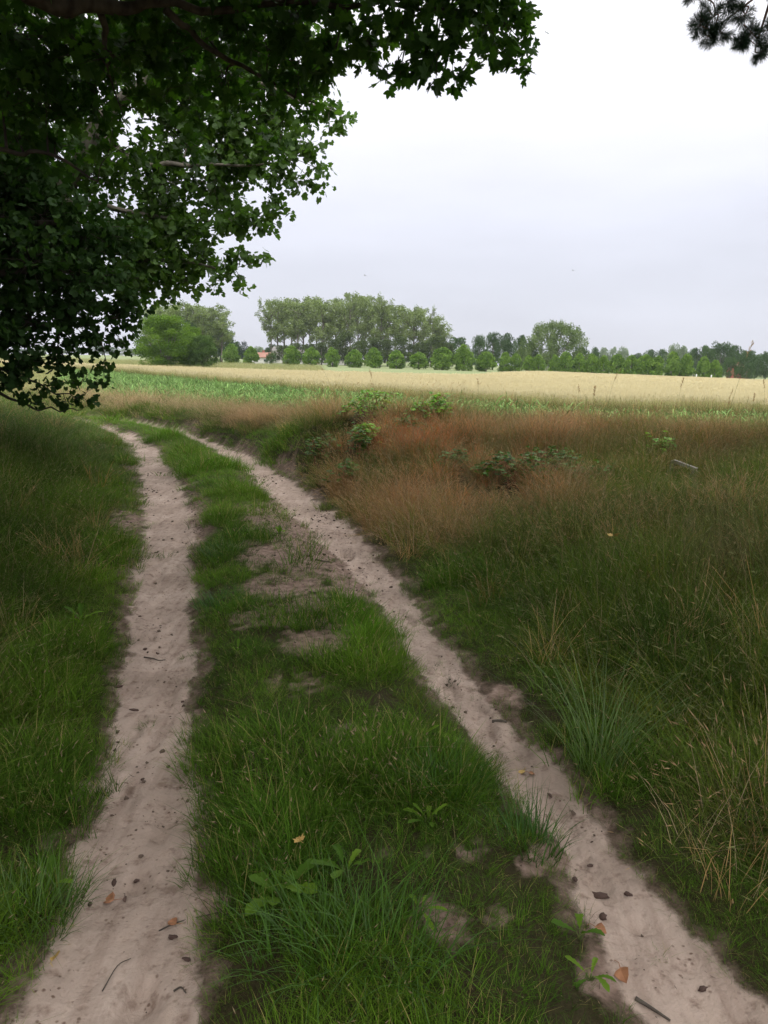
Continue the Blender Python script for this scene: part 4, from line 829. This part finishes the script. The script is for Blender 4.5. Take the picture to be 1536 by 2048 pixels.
LPOP = [(305, 622), (322, 612), (340, 607), (358, 607), (376, 611), (392, 614), (408, 612), (422, 614), (434, 622), (444, 640)]
for i, (px, top) in enumerate(LPOP):
    far_tree('poplar_tree', '%s poplar from the left in the clump behind the big bright bush' % onum(i), 'poplar', 'poplar', (i * 3 + 2) % 7, px, top, 52, 170 + 9 * (i % 3), group='poplars behind the big bush')
    if i % 2 == 0: far_tree('understorey_tree', '%s low grey-green tree filling the clump of poplars behind the big bush' % onum(i // 2), 'tree', 'mid', i % 3, px + 8, top + 34, 62, 176, group='low trees under the left poplars')
far_tree('large_bush', 'big rounded bright green bush standing alone in the meadow', 'bush', 'shrub', 0, 332, 634, 130, 92)
far_tree('smaller_bush', 'smaller grey-green bush touching the right side of the big bright bush', 'bush', 'shrub2', 1, 408, 672, 66, 92)
far_tree('side_bush', 'slim yellow-green bush peeping out between the two bushes and the poplars', 'bush', 'shrub', 2, 385, 655, 60, 97)
far_tree('small_round_shrub', 'dark low shrub beside the red-roofed shed', 'bush', 'round', 1, 543, 707, 26, 149)
UND = [(566, 692, 44), (592, 688, 46), (618, 690, 44), (643, 686, 48), (668, 680, 44), (690, 668, 56), (720, 684, 50), (748, 678, 52), (775, 682, 48), (800, 676, 54), (828, 690, 46), (852, 684, 50), (872, 676, 50), (895, 690, 40)]
for i, (px, top, w_) in enumerate(UND):
    far_tree('understorey_tree', '%s dark olive tree from the left under the tall poplar grove' % onum(i), 'tree', 'olive', i % 4, px, top, w_, 182 + 3 * (i % 3), group='dark low trees under the poplar grove')
far_tree('conifer_tree', 'taller of the two small dark conifers right of the big bushes', 'conifer', 'conifer', 0, 459, 673, 22, 185)
far_tree('conifer_tree', 'shorter dark conifer above the second round tree of the row', 'conifer', 'conifer', 1, 490, 681, 24, 195)
far_tree('far_tree', 'grey-green tree between the two small conifers', 'tree', 'mid', 1, 476, 685, 26, 200)
MISC = [(521, 694, 30, 'pale', 260, 'hazy blue-green tree in the gap left of the tall poplar grove'), (545, 690, 34, 'mid', 200, 'rounded mid-green tree at the foot of the leftmost tall poplar'),
        (912, 678, 56, 'round', 190, 'dark round tree at the right end of the poplar grove'), (958, 674, 38, 'round', 185, 'dark ragged tree left of the pair above the round tree row'), (985, 669, 42, 'round', 190, 'tallest dark ragged tree between poplar grove and broad willow'),
        (1012, 670, 46, 'mid', 186, 'mid-green tree just right of the dark ragged pair'), (1043, 674, 36, 'mid', 192, 'slim grey-green tree against the left side of the broad willow'), (1060, 690, 40, 'mid', 182, 'low green tree under the left side of the broad willow'),
        (1160, 694, 40, 'mid', 184, 'low green tree under the right side of the broad willow'), (1188, 697, 26, 'round', 215, 'small dark tree in the gap right of the broad willow'), (1206, 698, 28, 'pale', 230, 'first pale tree right of the broad willow'),
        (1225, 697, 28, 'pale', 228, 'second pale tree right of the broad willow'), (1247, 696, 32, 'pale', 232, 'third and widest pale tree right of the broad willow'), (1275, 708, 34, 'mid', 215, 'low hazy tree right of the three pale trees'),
        (1300, 702, 40, 'mid', 200, 'flat-topped green tree halfway between willow and frame edge'), (1325, 701, 34, 'round', 205, 'dark tree just left of the pale pointed one'), (1342, 690, 34, 'pale', 195, 'pale tree with pointed top among dark trees at right'),
        (1364, 695, 32, 'pale', 200, 'pale tree right of the pointed one'), (1388, 699, 38, 'mid', 190, 'mid-green tree left of the high dark group at right'), (1412, 694, 42, 'round', 188, 'left dark tree of the high group at right'),
        (1438, 688, 60, 'mid', 192, 'highest broad tree of the group at right'), (1466, 694, 56, 'mid', 196, 'broad tree right of the highest one at right'), (1492, 704, 44, 'round', 176, 'dark tree above the red brick house'), (1460, 716, 36, 'round', 172, 'low dark tree left of the red brick house'),
        (1510, 716, 40, 'mid', 186, 'lower tree sloping down to the right of the red house'), (1532, 706, 36, 'round', 184, 'dark tree cut by the right edge of the picture'), (1497, 728, 26, 'round', 172, 'low bush right of the red brick house'), (1560, 700, 50, 'mid', 190, 'green tree just past the right edge')]
for i, (px, top, w_, kd, Y_, lb) in enumerate(MISC):
    far_tree({'round': 'dark_tree', 'mid': 'green_tree', 'pale': 'pale_tree'}[kd], lb, 'tree', kd, i % 4, px, top, w_, Y_)
far_tree('willow_tree', 'broad domed grey-green willow rising above the row of round trees', 'willow', 'willow', 0, 1108, 647, 138, 178)
r_ = random.Random(4)
for i in range(34):                 # last line of trees on the horizon
    px = -250 + i * 56 + r_.uniform(-12, 12)
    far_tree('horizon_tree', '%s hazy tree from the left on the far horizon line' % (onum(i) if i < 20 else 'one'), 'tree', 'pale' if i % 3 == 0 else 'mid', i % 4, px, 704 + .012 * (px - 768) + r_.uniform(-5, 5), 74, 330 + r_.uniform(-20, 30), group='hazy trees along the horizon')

# ================================================================== BUILDINGS FAR OFF
M_plaster = plain_mat('pale_plaster', (.55, .53, .49), (.72, .70, .66), 2, .9, .05); M_tile = plain_mat('red_roof_tiles', (.20, .10, .075), (.33, .18, .13), 8, .85, .3)
M_brick = plain_mat('red_brick', (.25, .08, .06), (.38, .14, .10), 8, .9, .2); M_glass = plain_mat('dark_window', (.03, .035, .04), (.05, .06, .07), 2, .2, 0, .5); M_greyroof = plain_mat('grey_roof', (.22, .2, .19), (.35, .32, .3), 6, .9, .2)
def box(mb, c, d, a=.5):
    c = np.array(c, float); h = np.array(d, float) / 2
    V = np.array([[x_, y_, z_] for x_ in (-1, 1) for y_ in (-1, 1) for z_ in (-1, 1)]) * h + c
    mb.add(V, [np.array([[0, 1, 3, 2], [4, 6, 7, 5], [0, 4, 5, 1], [2, 3, 7, 6], [0, 2, 6, 4], [1, 5, 7, 3]])], a)
def house(name, label, px, Y, w_, dpt, eave, rise, wm, rm, nwin, rz=0, base=None, cat='building'):
    X = at(px, 735, Y)[0]; z0 = float(zland(X, Y, False)) if base is None else base
    root = empty(name, (X, Y, z0), rz); tag(root, label, cat)
    m_ = MB(); box(m_, (0, 0, eave / 2 - .1), (w_, dpt, eave + .2)); V = [(-w_ / 2, -dpt / 2, eave), (-w_ / 2, dpt / 2, eave), (-w_ / 2, 0, eave + rise), (w_ / 2, -dpt / 2, eave), (w_ / 2, dpt / 2, eave), (w_ / 2, 0, eave + rise)]
    m_.add(V, [np.array([[0, 2, 1], [3, 4, 5]])], .5); link('wall', m_.make('wall', wm), root)
    rf = MB(); ov = .3; sl_ = rise / (dpt / 2)
    for sg in (-1, 1):
        a_ = np.array([(-w_ / 2 - ov, sg * (dpt / 2 + ov), eave - sl_ * ov), (w_ / 2 + ov, sg * (dpt / 2 + ov), eave - sl_ * ov), (w_ / 2 + ov, 0, eave + rise), (-w_ / 2 - ov, 0, eave + rise)]); b_ = a_ + [0, 0, .14]
        a_ = a_ + [0, 0, .01]; rf.add(np.vstack([a_, b_]), [np.array([[0, 1, 2, 3], [7, 6, 5, 4], [0, 4, 5, 1], [1, 5, 6, 2], [3, 7, 4, 0]])], .5)
    r2 = link('roof', rf.make('roof', rm), root); ch = MB(); box(ch, (w_ * .2, .2, eave + rise + .1), (.5, .5, .9)); link('chimney', ch.make('chimney', M_brick), r2)
    for i in range(nwin):
        f = MB(); x_ = -w_ / 2 + w_ * (i + .5) / nwin; zc = eave * .52
        box(f, (x_, -dpt / 2 - .01, zc), (.9, .08, eave * .42)); wo = link('window', f.make('window', M_plaster), root); gl = MB(); box(gl, (x_, -dpt / 2 - .06, zc), (.72, .03, eave * .34)); link('pane', gl.make('pane', M_glass), wo)
    return root
house('small_shed', 'low white shed with a red tiled roof in the gap left of the poplar grove', 520, 172, 4.2, 5, 1.4, .9, M_plaster, M_tile, 2, R(12), cat='shed')
house('long_farmhouse', 'long white farm building showing between the trunks behind the row of round trees', 628, 198, 20, 7, 2.7, 1.4, M_plaster, M_greyroof, 6, R(-4))
house('brick_house', 'red brick house half hidden in dark trees near the end of the tree line', 1476, 181, 2.6, 4, 2.4, 1.2, M_brick, M_tile, 1, R(30), cat='house')
M_white = plain_mat('white_paint', (.7, .7, .68), (.8, .8, .78), 5)
for i, (px, lb) in enumerate(((1393, 'white marker post standing at the grain edge before the tree line'), (1423, 'second white marker post at the grain edge, below the last round tree'))):
    X = at(px, 750, 143)[0]; z0 = float(zland(X, 143., False)); p_ = MB(); tube(p_, [(0, 0, 0), (0, 0, 1.1), (0, 0, 1.16)], [.12, .12, .06], 8); o = link('marker_post', p_.make('marker_post', M_white), None, (X, 143, z0)); tag(o, lb, 'post', 'white marker posts')

# ================================================================== SMALL THINGS NEAR THE TRACK
def hit(px, py):
    d = ray(px, py); Yv = np.arange(1.1, 60, .004); P = CAMP + d[None] * Yv[:, None]; k = int(np.argmax(P[:, 2] < zland(P[:, 0], P[:, 1]))); return P[k]
def ground_at(px, py, dz=0.):
    p_ = hit(px, py); return (float(p_[0]), float(p_[1]), float(zland(p_[0], p_[1])) + dz)
M_stem = plain_mat('plant_stems', (.07, .10, .03), (.14, .15, .05), 20); M_red = plain_mat('bramble_stems', (.16, .06, .035), (.26, .13, .07), 20)
M_weed = foliage_mat('weed_leaves', [(0, (.055, .12, .014)), (1, (.15, .25, .025))], .35, .6, .08); M_bram = foliage_mat('bramble_leaves', [(0, (.06, .15, .015)), (.5, (.13, .28, .025)), (1, (.24, .44, .05))], .35, .42, .3); M_bram2 = foliage_mat('dark_bramble_leaves', [(0, (.035, .08, .012)), (1, (.09, .17, .025))], .3, .5, .15)
DENT = np.array([(0, 0), (.05, .12), (.10, .20), (.07, .26), (.14, .38), (.10, .44), (.18, .58), (.13, .64), (.17, .80), (.09, .93), (0, 1.0), (-.09, .93), (-.17, .80), (-.13, .64), (-.18, .58), (-.10, .44), (-.14, .38), (-.07, .26), (-.10, .20), (-.05, .12)])
def strap(mb, base, az, Ln, w_, up_, droop, out2, a, segs=6, fold=.25):
    """one long leaf as a folded, toothed strip"""
    d = np.array([math.cos(az), math.sin(az), 0]); sdv = np.array([-d[1], d[0], 0]); ys = out2[:len(out2) // 2 + 1]
    rows = []
    for (wx, t_) in ys:
        c = np.array(base) + d * Ln * t_ * math.cos(up_) + np.array([0, 0, 1]) * Ln * (t_ * math.sin(up_) - droop * t_ ** 2)
        rows.append((c - sdv * wx * w_ + [0, 0, fold * wx * w_], c, c + sdv * wx * w_ + [0, 0, fold * wx * w_]))
    V = np.array(rows).reshape(-1, 3); f = []
    for k in range(len(ys) - 1): q = 3 * k; f += [[q, q + 1, q + 4, q + 3], [q + 1, q + 2, q + 5, q + 4]]
    mb.add(V, [np.array(f)], a)
def weed(px, py, label, n=8, Ln=.16, up_=.7, w_=1.0, seed=1, name='broadleaf_weed', flower=None):
    r = np.random.default_rng(seed); b_ = ground_at(px, py, -.005); root = empty(name, b_); tag(root, label, 'weed', 'broad-leaved weeds along the track'); lv = MB(); st = MB()
    for i in range(n):
        a = 6.283 * i / n + r.normal(0, .25); u_ = up_ * (.5 + .9 * r.random()); l_ = Ln * (.65 + .6 * r.random()); h0 = .01 + .10 * Ln * r.random() * 3
        e = (math.cos(a) * .012, math.sin(a) * .012, h0); tube(st, [(0, 0, 0), e], [.003, .002], 5); strap(lv, e, a, l_, l_ * .8 * w_, u_, .55 * r.random() + .1, DENT, r.random())
    link('stem', st.make('stem', M_stem), root); link('leaves', lv.make('leaves', M_weed), root); return root
WEEDS = [(560, 1800, 'light green toothed weed with long leaves beside the yellow leaf in the middle strip', 10, .20, .75), (690, 1760, 'tall toothed weed leaning over the big tussock in the middle strip', 7, .19, .9), (830, 1490, 'broad-leaved weed at the right edge of the middle strip, halfway down the picture', 9, .15, .8),
         (900, 1500, 'upright broad-leaved weed touching the sandy rut, beside its larger twin', 7, .14, 1.), (855, 1650, 'upright weed with pale leaves near the centre of the middle strip', 8, .13, .9), (840, 1830, 'flat round-leaved weed left of the bare sandy patch', 6, .10, .4),
         (1160, 1880, 'lone bright green upright leaf plant on the left side of the right rut', 4, .13, 1.1), (1180, 1960, 'bright toothed weed near the bottom of the right rut', 5, .11, .5), (95, 1790, 'bright green strap-leaved weed leaning over the left rut', 4, .16, .7), (20, 1650, 'upright toothed leaf at the frame edge on the left bank', 4, .16, 1.1),
         (130, 1410, 'oval-leaved weed high on the left bank above the rut', 6, .13, .9), (60, 1330, 'broad-leaved dock plant in the dark grass of the left bank', 8, .18, .8), (150, 1360, 'yellowish toothed weed on the left bank beside the dock plant', 7, .11, .6), (475, 1310, 'small upright leaf plant at the left side of the middle strip', 5, .10, 1.),
         (165, 1250, 'grey-green arching weed on the left bank', 8, .18, .8), (560, 1070, 'tuft-like weed standing in the bare soil between the ruts', 9, .14, 1.1), (720, 1330, 'narrow-leaved weed in the bright grass near the right rut', 7, .12, 1.), (660, 1620, 'toothed weed half sunk in the middle strip grass', 7, .10, .5)]
for i, (px, py, lb, n_, l_, u_) in enumerate(WEEDS): weed(px, py, lb, n_, l_ * .66, u_, .8 + .4 * (i % 3 == 0), 40 + i)
def bramble(px, py, label, rad, h, nst, nlf, mat, seed, lsz=.05, cat='bramble'):
    r = np.random.default_rng(seed); b_ = ground_at(px, py + 12, -.02); h = h * 1.35; nst = int(nst * 1.3); nlf = int(nlf * 1.8); root = empty('bramble_bush', b_); tag(root, label, cat, 'brambles on the mound'); st = MB(); lv = MB()
    for i in range(nst):
        a = 6.283 * r.random(); l_ = rad * (.5 + .7 * r.random()); hh = h * (.6 + .6 * r.random()); b0 = (r.normal(0, rad * .25), r.normal(0, rad * .2), 0)
        sp = spline([(*b0,), (b0[0] + math.cos(a) * l_ * .35, b0[1] + math.sin(a) * l_ * .35, hh), (b0[0] + math.cos(a) * l_ * .8, b0[1] + math.sin(a) * l_ * .8, hh * .95), (b0[0] + math.cos(a) * l_ * 1.1, b0[1] + math.sin(a) * l_ * 1.1, hh * .55)], 5)
        tube(st, sp, np.linspace(.0045, .002, len(sp)), 5)
        for j in range(nlf):
            c = sp[r.integers(3, len(sp))] + r.normal(0, .02, 3); az = r.random() * 6.28; pet = c + np.array([math.cos(az), math.sin(az), .5]) * .05; twigs(st, c[None], pet[None], .0015, .001); sh_ = r.random()
            for k in (-1, 0, 1):      # three leaflets
                az2 = az + k * 1.15; T = np.array([[math.cos(az2), math.sin(az2), -.15 + r.normal(0, .2)]]); leaves(lv, pet[None], T, np.array([[r.normal(0, .3), r.normal(0, .3), 1.]]), lsz * (1.1 if k == 0 else .85) * (.8 + .4 * r.random()), OVATE * [1.25, 1], sh_, .15)
    link('stem', st.make('stem', M_red), root); link('leaves', lv.make('leaves', mat), root)
for a in [(745, 848, 'bright green bramble on the left shoulder of the mound, over the dark hollow', .34, .34, 14, 9, M_bram, 1), (735, 885, 'small fresh green bramble hanging beside the dark hollow', .16, .20, 6, 8, M_bram, 2), (815, 862, 'dark glossy bramble creeping right of the bright one on the mound', .30, .16, 10, 8, M_bram2, 3),
          (860, 838, 'bright green bramble shoot near the mound crest right of the hollow', .26, .26, 9, 8, M_bram, 4), (695, 965, 'low bramble at the foot of the mound near the rut', .22, .22, 7, 7, M_bram2, 5), (720, 925, 'dark upright bramble shoot below the hollow', .14, .30, 5, 8, M_bram2, 6), (915, 928, 'dark bramble by the little burrow in the russet grass', .16, .14, 6, 7, M_bram2, 7),
          (1020, 955, 'dark spreading bramble in the middle of the mound slope', .32, .18, 10, 8, M_bram2, 8), (1110, 940, 'wide dark bramble patch right of the mound middle', .36, .18, 12, 8, M_bram2, 9), (1180, 962, 'bramble with shaded leaves beside the wide dark patch', .22, .14, 5, 6, M_bram2, 10), (1330, 905, 'small bright bramble near the fallen plank', .12, .16, 4, 5, M_bram, 11), (640, 915, 'leafy bramble shoots where the mound meets the verge', .3, .22, 8, 7, M_bram2, 12)]: bramble(*a)

def tussock(px, py, label, n, rad, h0, h1, wd, col, seed, droop=1.0):
    M_t = foliage_mat('tussock_blades_%d' % seed, [(0, tuple(c * .7 for c in col)), (1, tuple(c * 1.5 for c in col))], .3, .45, .3, (1.1, 1.2, .8)); r = np.random.default_rng(seed)
    o = tuft(seed, n, rad, h0, h1, wd, .45, droop, 6, mat=M_t); o.name = 'grass_tussock'; ob = link('grass_tussock', o, None, ground_at(px, py)); tag(ob, label, 'grass tussock', 'large grass tussocks'); return ob
tussock(740, 1900, 'dark arching tussock with long blades low in the middle strip', 300, .20, .10, .27, .0040, (.050, .115, .010), 901)
tussock(620, 1900, 'dark tussock left of the long-bladed one, spilling to the left rut', 220, .17, .08, .20, .0038, (.05, .115, .010), 902)
tussock(1200, 1540, 'tall pale grey-green tussock of straight blades on the right bank', 110, .09, .35, .62, .004, (.09, .145, .04), 903, .5)
tussock(900, 1590, 'upright dark tussock at the right edge of the middle strip', 160, .09, .10, .22, .004, (.045, .105, .012), 904, .5)
tussock(1060, 1690, 'upright dark tussock beside the right rut in the lower part', 170, .11, .10, .21, .004, (.04, .10, .012), 905, .5)
tussock(60, 1850, 'yellow-green tussock at the frame edge beside the left rut', 180, .11, .12, .24, .004, (.07, .13, .025), 906, .7)
tussock(450, 1110, 'rounded tussock beside the left rut near the bare soil', 180, .16, .08, .17, .004, (.05, .11, .018), 907, .8)
tussock(440, 1210, 'rounded tussock beside the left rut below the bare soil', 180, .16, .08, .17, .004, (.045, .11, .018), 908, .8)
tussock(905, 1367, 'tiny dark tussock growing alone in the right rut', 40, .03, .03, .08, .0025, (.05, .07, .03), 909, .6)
tussock(870, 1335, 'tiny flattened tussock in the right rut above its twin', 34, .035, .02, .06, .0025, (.06, .07, .03), 910, .9)

# stones, clods, fallen leaves, sticks
M_clod = plain_mat('earth_clod', (.055, .035, .028), (.16, .10, .08), 40, .95, .6); M_deadleaf = plain_mat('dead_leaf', (.17, .07, .035), (.42, .20, .10), 22, .6, .4); M_yleaf = plain_mat('yellow_leaf', (.36, .22, .06), (.52, .36, .12), 30, .6, .3); M_stick = plain_mat('dead_wood', (.04, .032, .026), (.12, .10, .08), 30, .95, .5)
def clump(px, py, s_, label, name='earth_clod', cat='clod', seed=1, mat=None, flat=.6):
    m_ = clod(seed, flat); o = link(name, m_.make(name, mat or M_clod, True), None, ground_at(px, py, s_ * .25)); o.scale = (s_ * (.75 + .3 * (seed % 3)), s_ * .62, s_ * .5); o.rotation_euler = (.1, .2, seed * 1.7); tag(o, label, cat, 'clods and stones lying on the track')
for i, (px, py, s_, lb) in enumerate([(285, 1560, .013, 'round brown clod alone in the middle of the left rut'), (272, 1765, .013, 'small dark clod right of the reddish hollow in the left rut'), (228, 1768, .013, 'flat reddish clod above the dead leaf on the left rut'), (145, 1757, .014, 'pale-edged round clod at the left side of the left rut'), (180, 1811, .012, 'round clod left of the dead brown leaf'),
      (140, 1690, .015, 'brown clod at the grass edge of the left rut'), (390, 1660, .018, 'black clod against the middle strip beside the left rut'), (345, 1877, .016, 'ragged black clod near the right side of the left rut, low in the picture'), (372, 1922, .013, 'dark clod lowest on the left rut'), (290, 1300, .018, 'larger dark clod in the left rut above the thin stick'), (315, 1308, .014, 'small dark clod right of the larger one above the thin stick'),
      (240, 1375, .020, 'blackish clod at the left grass edge of the left rut'), (365, 1405, .014, 'upper of two clods at the right side of the left rut'), (367, 1413, .012, 'lower of two clods at the right side of the left rut'), (268, 1422, .016, 'dark clod in a hollow of the left rut'), (280, 1234, .016, 'small dark clod high up on the left rut'),
      (545, 1214, .035, 'big dark clod on the bare soil between the ruts'), (570, 1226, .036, 'brown stone beside the big dark clod on bare soil'), (574, 1258, .034, 'brown flat stone below the big dark clod on bare soil'), (648, 1110, .026, 'dark stone on the reddish sand between the ruts'), (618, 1112, .022, 'small dark stone left of the one on reddish sand'), (720, 1138, .022, 'dark stone in the right rut, upper part'), (485, 1022, .03, 'dark stone at the upper end of the bare soil'),
      (1195, 1795, .026, 'blackish clod in the hole on the right rut'), (1205, 1838, .020, 'black clod under the hole on the right rut'), (1255, 1790, .016, 'dark wedge-shaped clod right of the hole'), (1150, 1760, .013, 'bluish dark pebble left of the hole on the right rut'), (1405, 1980, .018, 'black clod low on the right rut'), (1100, 1593, .012, 'dark pebble in the middle of the right rut'), (1180, 1735, .012, 'flat brown clod across the right rut')]): clump(px, py, s_, lb, seed=60 + i, name='stone' if 'stone' in lb or 'pebble' in lb else 'earth_clod', cat='stone' if 'stone' in lb or 'pebble' in lb else 'clod')
def deadleaf(px, py, s_, label, mat, seed, dz=.006, outline=MAPLE, tilt=.3):
    r = np.random.default_rng(seed); mb = MB(); leaves(mb, np.zeros((1, 3)), np.array([[math.cos(seed), math.sin(seed), 0.]]), np.array([[tilt * math.cos(seed * 2), tilt * math.sin(seed * 2), 1.]]), s_, outline, .5, .35)
    mb.V[0] = mb.V[0] + r.normal(0, s_ * .05, mb.V[0].shape) * [0, 0, 1]; top = mb.V[0]; nb = len(top); mb.V[0] = top; mb.add(top - [0, 0, .0012], [mb.F[0][:, ::-1]], .5)
    tube(mb, [(0, 0, 0), (-math.cos(seed) * s_ * .4, -math.sin(seed) * s_ * .4, .004), (-math.cos(seed + .3) * s_ * .7, -math.sin(seed + .3) * s_ * .7, .001)], [.0012, .001, .0008], 4)
    o = link('fallen_leaf', mb.make('fallen_leaf', mat), None, ground_at(px, py, dz)); tag(o, label, 'leaf', 'single fallen leaves')
deadleaf(228, 1806, .036, 'curled reddish brown dead leaf lying on the left rut', M_deadleaf, 3, .008, OVATE * [1.9, 1], .5)
deadleaf(250, 1798, .022, 'dark shrivelled leaf touching the reddish brown one', M_clod, 5, .008, OVATE, .6)
deadleaf(600, 1728, .028, 'orange-yellow leaf caught in the middle strip grass', M_yleaf, 2, .08)
deadleaf(1047, 1545, .035, 'yellow leaf lying on the right rut', M_yleaf, 4, .008, OVATE * [1.3, 1])
deadleaf(1058, 1549, .028, 'brown leaf bit beside the yellow leaf on the right rut', M_deadleaf, 6, .007, OVATE)
deadleaf(1218, 1170, .055, 'tan dry leaf hanging in the long grass of the right bank', M_yleaf, 7, .34)
deadleaf(105, 1925, .04, 'yellowish leaf near the bottom corner of the left rut', M_yleaf, 8, .006, OVATE * [1.4, 1])
deadleaf(352, 1852, .03, 'flat reddish leaf at the right side of the left rut', M_deadleaf, 9, .006, OVATE * [1.6, 1], .1)
deadleaf(1240, 1945, .042, 'large brown dead leaf heap piece at the foot of the right rut', M_deadleaf, 11, .01, OVATE * [1.5, 1], .6)
deadleaf(1190, 1860, .034, 'reddish brown dead leaf under the hole on the right rut', M_deadleaf, 12, .01, OVATE * [1.5, 1], .6)
def stick(P, rad, label, mat=None, dz=.004):
    g_ = [np.array(ground_at(a, b, dz)) for a, b in P]; o0 = g_[0]; mb = MB(); sp = spline([g0 - o0 for g0 in g_], 4); tube(mb, sp, np.linspace(rad, rad * .5, len(sp)), 6)
    o = link('stick', mb.make('stick', mat or M_stick, True), None, [float(v) for v in o0]); tag(o, label, 'stick', 'sticks lying on the track')
stick([(985, 1447), (1000, 1444), (1013, 1446)], .009, 'short thick dark stick at the grass edge of the right rut')
stick([(288, 1316), (305, 1318), (318, 1322), (331, 1321)], .004, 'thin bent twig across the left rut')
stick([(348, 1985), (362, 1978), (372, 1990)], .003, 'small forked twig at the bottom of the left rut')
stick([(318, 1865), (352, 1850), (400, 1836), (440, 1828)], .0022, 'long thin twig reaching from the middle strip onto the left rut')
stick([(855, 1835), (868, 1850), (875, 1868)], .003, 'curved dark twig on the bare sand low in the middle strip')
stick([(205, 1985), (235, 1935), (262, 1920)], .002, 'fine dry grass stem at the bottom of the left rut')
stick([(1270, 2000), (1300, 2020), (1340, 2045)], .006, 'dark half-buried root at the bottom edge of the right rut')
stick([(630, 1120), (665, 1126)], .006, 'short dark twig on the reddish sand between the ruts')
# weathered plank in the grass of the bank
a_, b_ = np.array(ground_at(1335, 955, .20)), np.array(ground_at(1400, 975, .16)); pl = MB(); ax = b_ - a_; Lp = np.linalg.norm(ax); V = []
box(pl, (0, 0, 0), (Lp * .7, .06, .03)); V = pl.V[0]; V[:, 2] += .006 * np.sin(V[:, 0] * 9); box(pl, (Lp * .32, .01, -.13), (.05, .05, .24)); box(pl, (-Lp * .34, .01, -.13), (.05, .05, .24))
M_plank = plain_mat('weathered_wood', (.14, .125, .10), (.34, .31, .27), 14, .9, .4); o = link('wooden_plank', pl.make('wooden_plank', M_plank), None, [float(v) for v in (a_ + b_) / 2]); o.rotation_euler = (0, -math.asin(ax[2] / Lp), math.atan2(ax[1], ax[0])); tag(o, 'weathered grey plank lying in the long grass on the bank', 'plank')
# two birds very far off
for (px, py, lb) in ((730, 551, 'tiny pale bird gliding above the poplar grove'), (1146, 541, 'tiny bird in the sky above the broad willow')):
    c = at(px, py, 120.); mb = MB(); tube(mb, [(-.22, 0, 0), (-.1, 0, .01), (.08, 0, .01), (.2, 0, 0)], [.01, .045, .05, .008], 8)
    for sg in (-1, 1): mb.add([(.08, 0, .02), (-.06, 0, .02), (-.02, sg * .28, .12), (.08, sg * .28, .12), (-.08, sg * .56, .03)], [np.array([[0, 1, 2, 3]]), np.array([[3, 2, 4]])], .5)
    mb.add([(-.2, 0, .01), (-.36, .06, 0), (-.36, -.06, 0)], [np.array([[0, 1, 2]])], .5)
    o = link('bird', mb.make('bird', plain_mat('bird_feathers', (.12, .12, .13), (.2, .2, .21), 8), False), None, [float(v) for v in c]); o.rotation_euler = (.5, 0, .9); tag(o, lb, 'bird')

# ------------------------------------------------------------------ the air
hz_ = MB(); x0, x1, y0, y1, z0, z1 = -500, 500, -80, 760, -18, 45
box(hz_, ((x0 + x1) / 2, (y0 + y1) / 2, (z0 + z1) / 2), (x1 - x0, y1 - y0, z1 - z0)); m, t = newmat('haze_air'); pv = N(t, 'ShaderNodeVolumePrincipled'); pv.inputs['Color'].default_value = (.88, .91, 1, 1); pv.inputs['Density'].default_value = .00020; pv.inputs['Anisotropy'].default_value = .3
o = N(t, 'ShaderNodeOutputMaterial'); t.links.new(pv.outputs[0], o.inputs['Volume']); ho = link('haze', hz_.make('haze', m)); tag(ho, 'thin pale haze in the air over the fields', 'haze', kind='stuff')
print('lowest ground', float(fz.min()), 'objects', len(bpy.data.objects))
